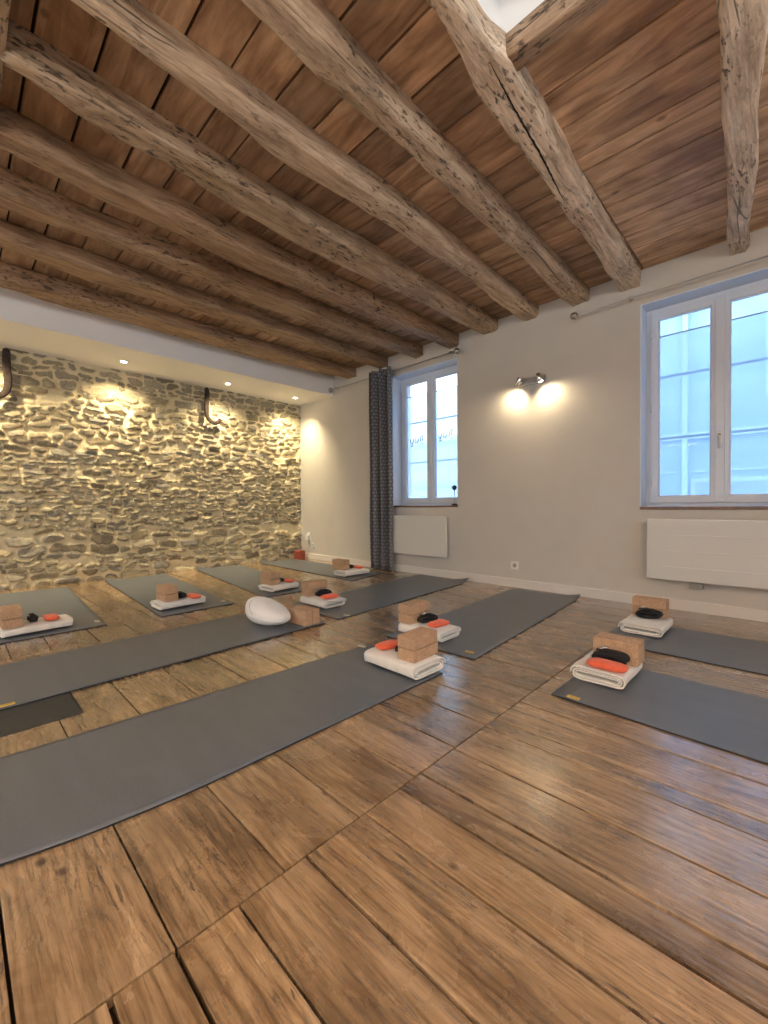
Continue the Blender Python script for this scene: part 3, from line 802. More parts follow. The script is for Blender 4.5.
# ------------------------------------------------------------------ iron hooks on the stone wall
def hook(y0, mir, label, s=1.0):
    x = XL+0.10
    pts = [(0, 2.50), (0.005, 2.40), (0.0, 2.28), (-0.01, 2.17), (0.0, 2.09), (0.035, 2.04), (0.09, 2.012), (0.145, 2.025), (0.18, 2.06), (0.19, 2.09)]
    bm = bmesh.new()
    ring = []
    P = [Vector((x, y0+mir*a*s, 2.5-(2.5-b)*s)) for a, b in pts]
    for i, p in enumerate(P):
        t = (P[min(i+1, len(P)-1)]-P[max(i-1, 0)]).normalized(); nrm = Vector((0, -t.z, t.y))
        w = 0.034*s*(1-0.25*i/len(P)); d = 0.020
        ring.append([bm.verts.new(p+nrm*(w*math.copysign(abs(math.cos(q))**0.6, math.cos(q)))+Vector((d*math.copysign(abs(math.sin(q))**0.6, math.sin(q)), 0, 0))) for q in [2*PI*(k+0.5)/12 for k in range(12)]])
    for i in range(len(ring)-1):
        for k in range(12):
            f = bm.faces.new((ring[i][k], ring[i][(k+1) % 12], ring[i+1][(k+1) % 12], ring[i+1][k])); f.smooth = True
    bm.faces.new(ring[0]); bm.faces.new(ring[-1][::-1])
    for z in (2.42, 2.25):
        tube(bm, [(XL+0.03, y0, z), (x+0.024, y0, z)], 0.012, 8)
    bmesh.ops.recalc_face_normals(bm, faces=bm.faces)
    sub = obj('iron_hook', bm, M['rust'])
    m2 = sub.modifiers.new('smooth', 'SUBSURF'); m2.levels = 1; m2.render_levels = 1
    return tag(sub, label, 'hook', 'curved iron hooks on the stone wall')
hook(2.475, 1, 'rusty curved iron hook hanging high on the middle of the stone wall')
hook(0.425, -1, 'rusty curved iron hook at the left edge of the stone wall', 1.08)

# ------------------------------------------------------------------ curtain and rods
def rod(xa, xb, z, label, balls, brackets):
    r = empty('curtain_rod', ((xa+xb)/2, YW, z), 0, label, 'curtain rod', 'curtain rods')
    cx = (xa+xb)/2
    bm = bmesh.new(); tube(bm, [(xa-cx, -0.09, 0), (xb-cx, -0.09, 0)], 0.0062, 12); obj('rod', bm, M['rod'], r)
    for b in balls:
        bm = bmesh.new(); ball(bm, (b-cx, -0.09, 0), 0.034, 18); obj('finial', bm, M['rod'], r, True)
    for b in brackets:
        bm = bmesh.new(); tube(bm, [(b-cx, -0.002, 0.03), (b-cx, -0.05, 0.03), (b-cx, -0.09, 0.012)], 0.006, 8); lathe(bm, [(0.0, 0), (0.02, 0), (0.02, 0.006), (0, 0.006)], n=16, mt=Matrix.Translation((b-cx, -0.001, 0.03)) @ Matrix.Rotation(PI/2, 4, 'X')); obj('bracket', bm, M['rod'], r)
    return r
rod(-4.93, -2.70, 2.57, 'thin metal curtain rod over the left window carrying the grey curtain', (-4.93, -2.70), (-4.85, -2.80))
rod(-1.43, 0.75, 2.555, 'long thin metal curtain rod over the right window without curtain', (-1.43, 0.75), (-0.99, 0.62))

def curtain():
    z0, z1 = 0.012, 2.62; yc = YW-0.09
    root = empty('curtain', (-3.88, YW-0.09, 0), 0, 'grey patterned eyelet curtain pulled to the left of the left window', 'curtain')
    # fold line seen from above: pinned on the rod, top and bottom differ a little
    base = [(-4.07, 0.02), (-4.045, -0.07), (-4.02, 0.06), (-3.985, -0.075), (-3.945, -0.02), (-3.92, 0.065), (-3.87, -0.03), (-3.83, -0.085), (-3.80, 0.0), (-3.775, 0.06), (-3.73, 0.0), (-3.70, -0.07), (-3.675, -0.02)]
    # smooth polyline
    pts = []
    for i in range(len(base)-1):
        p0 = Vector(base[max(i-1, 0)]); p1 = Vector(base[i]); p2 = Vector(base[i+1]); p3 = Vector(base[min(i+2, len(base)-1)])
        for k in range(6):
            t = k/6; pts.append(0.5*((2*p1)+(-p0+p2)*t+(2*p0-5*p1+4*p2-p3)*t*t+(-p0+3*p1-3*p2+p3)*t**3))
    pts.append(Vector(base[-1]))
    rows = 40; bm = bmesh.new(); uvl = bm.loops.layers.uv.new('UVMap'); grid = []; us = [0]
    for a, b in zip(pts[:-1], pts[1:]): us.append(us[-1]+(b-a).length)
    for r_ in range(rows+1):
        f = r_/rows; z = z0+(z1-z0)*f; row = []
        for i, p in enumerate(pts):
            amp = 1.0 - 0.25*(1-f)
            xx = -3.875+(p.x+3.875)*(1.0+0.03*math.sin(f*5)) + 0.012*noise.noise(Vector((i*0.15, f*3, 1)))
            yy = p.y*amp + 0.015*noise.noise(Vector((i*0.2, f*2.5, 5)))
            row.append(bm.verts.new((xx+3.88, yy, z)))
        grid.append(row)
    for r_ in range(rows):
        for i in range(len(pts)-1):
            f = bm.faces.new((grid[r_][i], grid[r_][i+1], grid[r_+1][i+1], grid[r_+1][i])); f.smooth = True
            for lp, (ii, rr) in zip(f.loops, ((i, r_), (i+1, r_), (i+1, r_+1), (i, r_+1))): lp[uvl].uv = (us[ii], (z1-z0)*rr/rows)
    c = obj('cloth', bm, M['curtain'], root)
    sm = c.modifiers.new('thick', 'SOLIDIFY'); sm.thickness = 0.003
    for x in (-4.03, -3.965, -3.90, -3.85, -3.79, -3.715):
        bm = bmesh.new(); n = 20; rr = [(0.026+0.006*math.cos(2*PI*k/8), 0.006*math.sin(2*PI*k/8)) for k in range(8)]
        rings = [[bm.verts.new((q_[1]+x+3.88, q_[0]*math.cos(2*PI*j/n), 2.57+q_[0]*math.sin(2*PI*j/n))) for q_ in rr] for j in range(n)]
        for j in range(n):
            for k in range(8):
                f = bm.faces.new((rings[j][k], rings[j][(k+1) % 8], rings[(j+1) % n][(k+1) % 8], rings[(j+1) % n][k])); f.smooth = True
        obj('eyelet', bm, M['steel'], root)
curtain()

# ------------------------------------------------------------------ wall heaters
def heater(x0, x1, z0, z1, th, label, grooves):
    r = empty('wall_heater', ((x0+x1)/2, YW, z0), 0, label, 'radiator', 'white electric wall heaters')
    w = (x1-x0)/2; h = z1-z0
    bm = bmesh.new(); box(bm, (-w, -th, 0), (w, -th+0.030, h), 0.008, 3)
    for gz in grooves: box(bm, (-w+0.13, -th-0.0035, gz-z0-0.004), (w-0.13, -th+0.002, gz-z0+0.004), 0.002)
    obj('front_panel', bm, M['heater'], r)
    bm = bmesh.new(); box(bm, (-w+0.012, -th+0.030, 0.012), (w-0.012, -0.022, h-0.012), 0.004); obj('casing', bm, M['plastic'], r)
    for bx in (-w*0.6, w*0.6):
        bm = bmesh.new(); box(bm, (bx-0.02, -0.022, 0.05), (bx+0.02, 0.0, h-0.05), 0.002); obj('wall_bracket', bm, M['steel'], r)
    bm = bmesh.new()
    for k in range(24): box(bm, (-w+0.06+k*(2*w-0.12)/24, -th+0.034, h-0.014), (-w+0.06+(k+0.6)*(2*w-0.12)/24, -0.03, h-0.009))
    obj('outlet_grille', bm, M['shade'], r)
    return r
heater(-3.735, -2.875, 0.24, 0.725, 0.08, 'flat white wall heater under the left window beside the curtain', ())
h2 = heater(-0.855, 0.30, 0.245, 0.728, 0.10, 'long glossy white wall heater with groove lines under the right window', (0.35, 0.475, 0.60))
bm = bmesh.new(); box(bm, (-0.30, -0.06, -0.055), (-0.215, -0.003, 0.012), 0.004); obj('junction_box', bm, M['shade'], h2)

# ------------------------------------------------------------------ wall lamp
def wall_lamp():
    r = empty('wall_spotlight', (-1.87, YW, 2.075), 0, 'steel twin wall spotlight shining down the white wall between the windows', 'wall lamp')
    bm = bmesh.new(); box(bm, (-0.125, -0.028, -0.030), (0.145, 0.0, 0.030), 0.004, 2); obj('mounting_bar', bm, M['steel'], r)
    for s, x, tilt in ((-1, -0.095, 0.42), (1, 0.115, 0.34)):
        bm = bmesh.new(); tube(bm, [(x, -0.026, 0), (x, -0.076, 0)], 0.007, 8); ball(bm, (x, -0.078, 0), 0.012, 10); obj('pivot', bm, M['steel'], r)
        d = Vector((s*math.sin(tilt), 0.13, -math.cos(tilt))).normalized(); c = Vector((x, -0.092, 0.0))
        rot = Vector((0, 0, -1)).rotation_difference(d).to_matrix().to_4x4()
        mt = Matrix.Translation(c) @ rot
        bm = bmesh.new(); lathe(bm, [(0.004, 0.042), (0.018, 0.040), (0.024, 0.030), (0.026, -0.048), (0.024, -0.050), (0.022, -0.040), (0.0, -0.038)], n=24, mt=mt)
        hd = obj('lamp_head', bm, M['chrome'], r)
        bm = bmesh.new(); lathe(bm, [(0.0, -0.046), (0.021, -0.046), (0.0215, -0.041), (0.0, -0.041)], n=20, mt=mt); obj('bulb', bm, M['lamp'], hd)
        l = bpy.data.lights.new('wall_lamp_beam', 'SPOT'); l.energy = 12.5; l.color = (1.0, 0.78, 0.48); l.spot_size = math.radians(155); l.spot_blend = 1.0; l.shadow_soft_size = 0.018
        o = bpy.data.objects.new('wall_lamp_beam', l); COL.objects.link(o); o.parent = r
        o.location = c+d*0.056; o.rotation_euler = Vector((0, 0, -1)).rotation_difference(d).to_euler()
wall_lamp()

# ------------------------------------------------------------------ sockets
def socket(x, z, label, plug=False, w=0.080, h=0.080):
    r = empty('wall_socket', (x, YW, z), 0, label, 'socket')
    bm = bmesh.new(); box(bm, (-w/2, -0.011, -h/2), (w/2, 0.0, h/2), 0.004, 3); obj('cover_plate', bm, M['plastic'], r)
    bm = bmesh.new(); lathe(bm, [(0.0, 0.0), (0.021, 0.0), (0.021, 0.003), (0.019, 0.003), (0.018, 0.001), (0, 0.001)], n=24, mt=Matrix.Translation((0, -0.0105, 0)) @ Matrix.Rotation(PI/2, 4, 'X')); obj('outlet', bm, M['shade'], r)
    if plug:
        bm = bmesh.new(); box(bm, (-0.028, -0.058, -0.055), (0.028, -0.010, 0.03), 0.010, 3); obj('plug', bm, M['plastic'], r)
socket(-2.055, 0.225, 'white wall socket near the floor below the wall lamp')
socket(-5.63, 0.36, 'white wall socket with a white plug near the stone corner', True, 0.085, 0.13)
socket(-5.52, 0.225, 'lower bare white wall socket near the stone corner')

# window-sill ornament
r = empty('sill_ornament', (-2.86, YW+0.085, 0.851), 0, 'small dark ball on a thin stand on the left window sill', 'ornament')
bm = bmesh.new(); lathe(bm, [(0.0, 0), (0.035, 0), (0.035, 0.012), (0.006, 0.018), (0.0, 0.018)], n=20); obj('base', bm, M['dark'], r)
bm = bmesh.new(); tube(bm, [(0, 0, 0.015), (0, 0, 0.185)], 0.004, 8); obj('stem', bm, M['steel'], r)
bm = bmesh.new(); ball(bm, (0, 0, 0.205), 0.030, 18); obj('ball', bm, M['teal'], r, True)

# terracotta block in the corner
bm = bmesh.new(); box(bm, (-0.07, -0.065, 0.0), (0.07, 0.065, 0.135), 0.014, 3)
box(bm, (-0.074, -0.006, 0.02), (0.074, 0.006, 0.14), 0.004)
o = obj('terracotta_block', bm, M['terra'], loc=(-5.72, 3.92, 0)); tag(o, 'small terracotta red block on the floor in the far corner', 'block')

# ------------------------------------------------------------------ yoga mats
TH = 0.006
def yoga_mat(label, quad, curl=None, tagpos=None, pale=False, z=0.0, bow=None, group='charcoal yoga mats laid on the floorboards', name='yoga_mat', m0='mat', wav=0.0015):
    """quad: near-left, near-right, far-right, far-left; curl: f(u,v)->height"""
    q = [Vector((*p, 0)) for p in quad]; c = sum(q, Vector())/4
    nu, nv = 22, 56
    bm = bmesh.new(); top, bot = [], []
    for j in range(nv+1):
        rt, rb = [], []
        for i in range(nu+1):
            u, v = i/nu, j/nv
            p = (q[0]*(1-u)+q[1]*u)*(1-v)+(q[3]*(1-u)+q[2]*u)*v - c
            if bow: p = p + Vector((bow(u, v), 0, 0))
            h = 0.0
            if curl: h += curl(u, v)
            h += wav*max(0, noise.noise(Vector((p.x*3+c.x*7, p.y*3, 0.3))))*2
            rt.append(bm.verts.new((p.x, p.y, z+h+TH))); rb.append(bm.verts.new((p.x, p.y, z+h+0.0008)))
        top.append(rt); bot.append(rb)
    for j in range(nv):
        for i in range(nu):
            f = bm.faces.new((top[j][i], top[j][i+1], top[j+1][i+1], top[j+1][i])); f.smooth = True
            f = bm.faces.new((bot[j][i+1], bot[j][i], bot[j+1][i], bot[j+1][i+1])); f.material_index = 1; f.smooth = True
    for j in range(nv):
        for i, s in ((0, 1), (nu, -1)):
            vs = (top[j][i], top[j+1][i], bot[j+1][i], bot[j][i]); f = bm.faces.new(vs if s > 0 else vs[::-1]); f.material_index = 1
    for i in range(nu):
        for j, s in ((0, -1), (nv, 1)):
            vs = (top[j][i], top[j][i+1], bot[j][i+1], bot[j][i]); f = bm.faces.new(vs if s > 0 else vs[::-1]); f.material_index = 1
    bmesh.ops.recalc_face_normals(bm, faces=bm.faces)
    o = obj(name, bm, [M[m0], M['dark']], loc=c)
    if tagpos:
        tx, ty, ang = tagpos
        bm = bmesh.new(); box(bm, (-0.026, -0.013, z+TH+0.0022), (0.026, 0.013, z+TH+0.0036), 0.0005, 1)
        box(bm, (-0.019, -0.0022, z+TH+0.0034), (0.019, 0.0022, z+TH+0.0041), 0, 1, 1)
        bmesh.ops.rotate(bm, matrix=Matrix.Rotation(ang, 3, 'Z'), verts=bm.verts)
        t_ = obj('sewn_label', bm, [M['paletag' if pale else 'tag'], M['sill']], o, loc=(tx-c.x, ty-c.y, 0)); t_['label'] = 'small yellow sewn label' if not pale else 'small pale sewn label'
    return tag(o, label, 'yoga mat', group)

def corner_curl(cu, cv, ru, rv, h):
    def f(u, v):
        du = abs(u-cu)/ru; dv = abs(v-cv)/rv
        s = max(0, 1-math.hypot(du, dv)); return h*s*s
    return f
def end_curl(cv, rv, h, bias=0.0):
    def f(u, v):
        s = max(0, 1-abs(v-cv)/rv); return h*s*s*(1+bias*(u-0.5)*2)
    return f
# foreground: near end (v=0) rolls up a little at the left edge of the picture
yoga_mat('large charcoal yoga mat in the foreground, running off the left edge', [(-1.93, -0.20), (-1.285, -0.20), (-1.262, 1.715), (-1.857, 1.755)],
         lambda u, v: 0.022*max(0, 1-v/0.25)**2*(0.3+0.7*u), (-1.848, 1.705, 0.0), True, bow=lambda u, v: -0.13*u*max(0, 1-v/0.42)**2)
yoga_mat('charcoal yoga mat carrying the white round cushion', [(-3.045, 0.02), (-2.372, 0.02), (-2.412, 1.868), (-3.11, 1.868)], corner_curl(1, 0, 1.0, 0.06, 0.004), (-2.405, 0.155, PI/2), False)
yoga_mat('charcoal yoga mat leading to the wall beneath the left window', [(-3.10, 1.99), (-2.425, 2.0), (-2.555, 3.965), (-3.30, 4.02)], corner_curl(1, 1, 0.45, 0.10, 0.045), (-2.46, 2.115, 0.1), True)
yoga_mat('charcoal yoga mat ending at the wall below the wall lamp', [(-1.90, 1.96), (-1.245, 1.985), (-1.372, 3.95), (-2.04, 3.97)], corner_curl(1, 1, 0.4, 0.08, 0.030), (-1.325, 2.06, 0.1), False)
yoga_mat('nearer bluish charcoal yoga mat lying at the right side', [(-0.770, 1.852), (1.15, 1.80), (1.15, 2.42), (-0.76, 2.45)], None, (-0.682, 1.878, 0), False)
yoga_mat('farther charcoal yoga mat at the right, below the long heater', [(-0.87, 2.78), (1.10, 2.79), (1.10, 3.44), (-0.86, 3.42)], None, None)
yoga_mat('charcoal yoga mat at the far left edge, ending at the stone wall', [(-3.545, 0.14), (-3.545, 0.775), (-5.56, 0.862), (-5.60, 0.20)], None, (-3.70, 0.745, 0.05), True)
yoga_mat('charcoal yoga mat second along the stone wall from the left', [(-3.485, 1.12), (-3.50, 1.715), (-5.72, 1.89), (-5.66, 1.225)], corner_curl(0, 1, 0.3, 0.04, 0.035), (-3.65, 1.685, 0.05), True)
yoga_mat('charcoal yoga mat third along the stone wall, with one raised corner', [(-3.52, 2.02), (-3.50, 2.62), (-5.77, 2.93), (-5.77, 2.30)], corner_curl(0, 1, 0.3, 0.04, 0.05), None)
yoga_mat('charcoal yoga mat nearest the white corner beside the curtain', [(-3.56, 3.15), (-3.70, 3.80), (-5.74, 3.84), (-5.74, 3.22)], corner_curl(0, 1, 0.3, 0.04, 0.045), None)
# dark thin mat under the second one
dm = yoga_mat('thin dark olive mat sticking out beneath the cushion mat at the left edge', [(-3.09, -0.25), (-2.105, -0.25), (-2.105, 0.372), (-3.05, 0.372)], None, None, group=None, name='floor_mat', m0='rug', wav=0.0)
for v in dm.data.vertices: v.co.z *= 0.35
for o in bpy.data.objects:
    if o.get('label') == 'charcoal yoga mat carrying the white round cushion': o.location.z = 0.0024

# ------------------------------------------------------------------ props: brick, towel, strap, eye pillow
BL, BWD, BH = 0.200, 0.106, 0.0625
bm = bmesh.new(); box(bm, (-BL/2, -BWD/2, 0), (BL/2, BWD/2, BH-0.0022), 0.0055, 2)
brick_me = bpy.data.meshes.new('cork_brick'); bm.to_mesh(brick_me); bm.free(); brick_me.materials.append(M['cork'])
GB = 'cork yoga bricks'
def brick(x, y, z, rz, label, edge=False, tilt=0.0, mt=None):
    """long side along local x; edge=True stands it on its long narrow face"""
    o = link('cork_brick', brick_me)
    o.location = (x, y, z); o.rotation_mode = 'XYZ'
    if edge:
        o.rotation_euler = (PI/2+tilt, 0, rz)
        o.location = Vector((x, y, z+BWD/2)) + Matrix.Rotation(rz, 3, 'Z') @ Vector((0, BH/2, 0))
    else: o.rotation_euler = (0, 0, rz)
    tag(o, label, 'yoga brick', GB); return o

def towel_mesh(seed, Lx=0.35, W=0.24, H=0.074, turns=2.6):
    """a cotton blanket rolled flat: the cut ends at +-x show the nested folds"""
    th = 0.0062; path = []; gapz = H/2/turns; n = int(turns*44)
    for i in range(n+1):
        a = i/44*2*PI; k = 1-(i/n)*0.80
        hh = (H/2-th/2)*(1-(i/n)*0.86); hw = W/2-(H/2)*(i/n)*0.75 - th/2
        ca, sa = math.cos(a), math.sin(a)
        y = math.copysign(abs(ca)**0.30, ca)*hw if abs(ca) > 1e-6 else 0
        z = math.copysign(abs(sa)**0.50, sa)*hh if abs(sa) > 1e-6 else 0
        path.append((y, z+H/2))
    ns = 26; bm = bmesh.new(); ro, ri = [], []
    rnd = random.Random(seed)
    for s in range(ns+1):
        f = s/ns*2-1; a_, b_ = [], []
        for i, (y, z) in enumerate(path):
            p0 = path[max(i-1, 0)]; p1 = path[min(i+1, len(path)-1)]
            ty, tz = p1[0]-p0[0], p1[1]-p0[1]; l = math.hypot(ty, tz) or 1; ny, nz = tz/l, -ty/l
            turn = i/44
            x = f*(Lx/2 - 0.012*(0.5-0.5*math.cos(turn*2*PI)) + 0.005*math.sin(turn*2.1*PI+seed*1.7+ (3 if f > 0 else 0)) - 0.003*turn)
            wob = 0.0028*noise.noise(Vector((x*9+seed*3, y*14, z*10+turn*2)))
            sag = -0.005*(abs(f)**3)*(z/H)
            yy = y+ny*wob + 0.004*noise.noise(Vector((x*5, seed*4.0, turn)))
            zz = max(0.0012+th/2, z+nz*wob+sag)
            if zz > H*0.8: zz += 0.003*noise.noise(Vector((x*8+seed, y*8, 4)))
            a_.append(bm.verts.new((x, yy+ny*th/2*0.8, max(0.0006, zz+nz*th/2*0.8)))); b_.append(bm.verts.new((x, yy-ny*th/2*0.8, max(0.0016, zz-nz*th/2*0.8))))
        ro.append(a_); ri.append(b_)
    m_ = len(path)
    for s in range(ns):
        for i in range(m_-1):
            for g_, fl in ((ro, 0), (ri, 1)):
                vs = (g_[s][i], g_[s][i+1], g_[s+1][i+1], g_[s+1][i]); f = bm.faces.new(vs if not fl else vs[::-1]); f.smooth = True
        for i in (0, m_-1): bm.faces.new((ro[s][i], ro[s+1][i], ri[s+1][i], ri[s][i]))
    for s in (0, ns):
        for i in range(m_-1): bm.faces.new((ro[s][i], ro[s][i+1], ri[s][i+1], ri[s][i]))
    bmesh.ops.recalc_face_normals(bm, faces=bm.faces)
    me = bpy.data.meshes.new('folded_blanket'); bm.to_mesh(me); bm.free(); me.materials.append(M['towel']); return me
towel_me = [towel_mesh(k) for k in range(3)]
flat_me = [towel_mesh(k+5, H=0.067, turns=2.2) for k in range(2)]
def towel(x, y, z, rz, label, k=0, flat=False, sx=1.0, sy=1.0):
    o = link('folded_blanket', (flat_me if flat else towel_me)[k]); o.location = (x, y, z); o.rotation_euler = (0, 0, rz); o.scale = (sx, sy, 1)
    return tag(o, label, 'blanket', 'folded cream cotton blankets')

def eye_pillow_mesh(seed, Lx=0.165, W=0.085, H=0.034):
    bm = bmesh.new(); nu, nv = 34, 22
    def P(u, v):   # superellipsoid
        cu, su, cv, sv = math.cos(u), math.sin(u), math.cos(v), math.sin(v)
        s = lambda c, e: math.copysign(abs(c)**e, c)
        x = Lx/2*s(cv, 0.55)*s(cu, 0.35); y = W/2*s(cv, 0.55)*s(su, 0.45); z = H/2*s(sv, 0.9)
        k = noise.noise(Vector((x*30+seed*5, y*30, z*20)))*0.0045
        k += 0.003*math.sin(x*75+seed)*(1-abs(2*y/W)) 
        edge = abs(2*x/Lx)
        return Vector((x, y*(1-0.12*edge**3), max(0.0008, (z+H/2) + (k if z > 0 else 0))))
    rings = [[bm.verts.new(P(2*PI*i/nu, -PI/2+PI*j/nv)) for i in range(nu)] for j in range(1, nv)]
    for j in range(len(rings)-1):
        for i in range(nu):
            f = bm.faces.new((rings[j][i], rings[j][(i+1) % nu], rings[j+1][(i+1) % nu], rings[j+1][i])); f.smooth = True
    for rr, v_ in ((rings[0], -1), (rings[-1], 1)):
        c = bm.verts.new(P(0, v_*PI/2)*0 + Vector((0, 0, 0.0008 if v_ < 0 else H)))
        for i in range(nu):
            f = bm.faces.new((rr[i], rr[(i+1) % nu], c)); f.smooth = True
    bmesh.ops.recalc_face_normals(bm, faces=bm.faces)
    me = bpy.data.meshes.new('eye_pillow'); bm.to_mesh(me); bm.free(); me.materials.append(M['orange']); return me
pil_me = [eye_pillow_mesh(k) for k in range(3)]
def eye_pillow(x, y, z, rz, label, k=0, s=1.0, ry=0.0):
    o = link('eye_pillow', pil_me[k]); o.location = (x, y, z); o.rotation_euler = (0, ry, rz); o.scale = (s, s, s)
    return tag(o, label, 'eye pillow', 'coral orange eye pillows')

def strap_proto():
    """black webbing wound into an oval bundle, ends with two steel rings"""
    root = bpy.data.objects.new('yoga_strap', None); COL.objects.link(root)
    W = 0.044; LX = 0.155; H = 0.058; bm = bmesh.new(); turns = 4.2; n = int(turns*36); th = 0.0045; rings = []
    for i in range(n+1):
        a = i/36*2*PI; f = i/n
        hh = (H/2-th/2)*(1-0.80*f); hw = LX/2-(H/2)*0.8*f-th/2
        ca, sa = math.cos(a), math.sin(a)
        x = math.copysign(abs(ca)**0.75, ca)*hw if abs(ca) > 1e-6 else 0.0
        z = math.copysign(abs(sa)**0.85, sa)*hh if abs(sa) > 1e-6 else 0.0
        z += 0.004*math.sin(x*30)+H/2
        rr = hh/(H/2)
        w2 = W/2+0.003*math.sin(i*0.21); yo = 0.004*math.sin(i*0.33)
        rr_x = x*(1-th*1.5/ max(0.02, hw)); zi = H/2+(z-H/2)*(1-th*1.1/max(0.012, hh))
        rings.append([bm.verts.new((x, -w2+yo, max(0.0006, z))), bm.verts.new((x, w2+yo, max(0.0006, z))), bm.verts.new((rr_x, w2+yo, max(0.002, zi))), bm.verts.new((rr_x, -w2+yo, max(0.002, zi)))])
    for i in range(n):
        for k in range(4): f = bm.faces.new((rings[i][k], rings[i][(k+1) % 4], rings[i+1][(k+1) % 4], rings[i+1][k])); f.smooth = (k % 2 == 0)
    bm.faces.new(rings[0]); bm.faces.new(rings[-1][::-1])
    # loose tail laid over the top
    box(bm, (-0.055, -0.019, H-0.001), (0.03, 0.019, H+0.0035), 0.001, 1)
    bmesh.ops.recalc_face_normals(bm, faces=bm.faces)
    obj('webbing', bm, M['strap'], root)
    for k, dx in enumerate((-0.034, -0.026)):
        bm = bmesh.new(); n2 = 18; c = Vector((dx, 0, H+0.010))
        pts = [c+Vector((0.016*math.cos(2*PI*j/n2), 0.017*math.sin(2*PI*j/n2), 0.004*math.cos(2*PI*j/n2)+k*0.003)) for j in range(n2+1)]
        tube(bm, pts, 0.0022, 8, cap=False); obj('steel_ring', bm, M['chrome'], root)
    return root
STRAP = strap_proto(); first = [True]
def strap(x, y, z, rz, label, s=1.0, rx=0.0):
    o = STRAP if first[0] else copy_tree(STRAP)
    first[0] = False
    o.location = (x, y, z); o.rotation_euler = (rx, 0, rz); o.scale = (s, s, s)
    return tag(o, label, 'yoga strap', 'black yoga straps')

HP = PI/2; tz = TH+0.002
TT = 0.073
# A: set on the foreground mat (blanket across the mat, bricks at its right end)
wa = 'at the far end of the foreground mat'
towel(-1.462, 1.636, tz, 0.0, 'thick cream blanket folded '+wa, 0, sx=1.07)
ta = tz+TT
brick(-1.376, 1.662, ta-0.004, HP+0.03, 'lower cork brick in the pair '+wa)
brick(-1.378, 1.660, ta-0.004+BH, HP+0.05, 'upper cork brick in the pair '+wa)
strap(-1.470, 1.665, ta-0.003, HP, 'black strap half hidden behind the bricks '+wa, 0.85)
eye_pillow(-1.568, 1.650, ta-0.003, HP-0.25, 'coral orange eye pillow '+wa, 0, 0.95)
# B
wb = 'behind the foreground mat, on the mat below the wall lamp'
towel(-1.700, 2.155, tz, 0.02, 'cream blanket '+wb, 1, sx=1.04, sy=0.95)
brick(-1.822, 2.160, ta-0.004, HP-0.05, 'lower cork brick '+wb)
brick(-1.820, 2.160, ta-0.004+BH, HP-0.02, 'upper cork brick '+wb)
strap(-1.722, 2.175, ta-0.003, HP-0.35, 'black rolled strap '+wb, 0.95)
eye_pillow(-1.625, 2.165, ta-0.003, HP-0.15, 'orange eye pillow '+wb, 1, 0.95)
# C
wc = 'on the nearer right-hand mat'
towel(-0.650, 2.250, tz, HP, 'thick cream blanket with folds facing front '+wc, 2, sx=1.0)
brick(-0.620, 2.275, ta-0.004, 0.02, 'front cork brick standing on edge '+wc, True)
brick(-0.620, 2.275+BH+0.001, ta-0.004, 0.02, 'rear cork brick standing on edge '+wc, True)
strap(-0.628, 2.205, ta-0.003, 0.10, 'long black strap bundle leaning on the bricks '+wc, 1.08)
eye_pillow(-0.622, 2.135, ta-0.004, 0.03, 'coral orange eye pillow in front of the strap '+wc, 2, 1.05)
# D
wd = 'on the right-hand mat under the long heater'
towel(-0.697, 3.235, tz, HP, 'cream folded blanket '+wd, 2, sx=1.05, sy=1.05)
brick(-0.698, 3.345, ta-0.001, 0.0, 'lower cork brick '+wd)
brick(-0.700, 3.345, ta-0.001+BH, 0.01, 'upper cork brick '+wd)
strap(-0.690, 3.255, ta-0.003, 0.05, 'black rolled strap in front of the bricks '+wd, 1.05)
# E
we = 'on the mat leading to the left window'
towel(-2.885, 2.205, tz, 0.02, 'cream folded blanket '+we, 1, sx=1.02)
brick(-2.995, 2.205, ta-0.004, HP, 'lower cork brick '+we)
brick(-2.993, 2.205, ta-0.004+BH, HP+0.03, 'upper cork brick '+we)
strap(-2.885, 2.215, ta-0.003, HP-0.3, 'black rolled strap '+we, 0.95)
eye_pillow(-2.785, 2.205, ta-0.003, HP-0.1, 'orange eye pillow '+we, 0, 0.95)
# F
tf = tz+0.065
wf = 'on the third mat along the stone wall'
towel(-3.745, 2.320, tz, HP+0.08, 'flat cream folded blanket '+wf, 0, True, 0.95)
brick(-3.785, 2.240, tf-0.003, 0.03, 'lower cork brick '+wf)
brick(-3.783, 2.240, tf-0.003+BH, 0.0, 'upper cork brick '+wf)
strap(-3.765, 2.330, tf-0.003, 0.0, 'small black strap '+wf, 0.85)
eye_pillow(-3.735, 2.420, tf-0.003, 0.05, 'orange eye pillow '+wf, 1, 0.9)
# G
wg = 'on the mat nearest the white corner'
towel(-3.870, 3.420, tz, HP-0.05, 'flat cream folded blanket '+wg, 1, True, 1.15)
brick(-4.000, 3.345, tf-0.003, 0.03, 'lower cork brick '+wg)
brick(-3.998, 3.345, tf-0.003+BH, 0.05, 'upper cork brick '+wg)
strap(-3.945, 3.440, tf-0.003, 0.0, 'small black strap '+wg, 0.85)
eye_pillow(-3.900, 3.535, tf-0.003, 0.1, 'orange eye pillow '+wg, 2, 0.95)
# H
wh = 'on the second mat along the stone wall'
towel(-3.770, 1.355, tz, HP+0.04, 'flat cream folded blanket '+wh, 1, True, 1.12)
brick(-3.785, 1.262, tf-0.003, 0.03, 'lower cork brick '+wh)
brick(-3.783, 1.260, tf-0.003+BH, 0.0, 'upper cork brick '+wh)
strap(-3.745, 1.360, tf-0.003, 0.05, 'small black strap '+wh, 0.85)
eye_pillow(-3.695, 1.445, tf-0.003, 0.1, 'orange eye pillow '+wh, 0, 0.95)
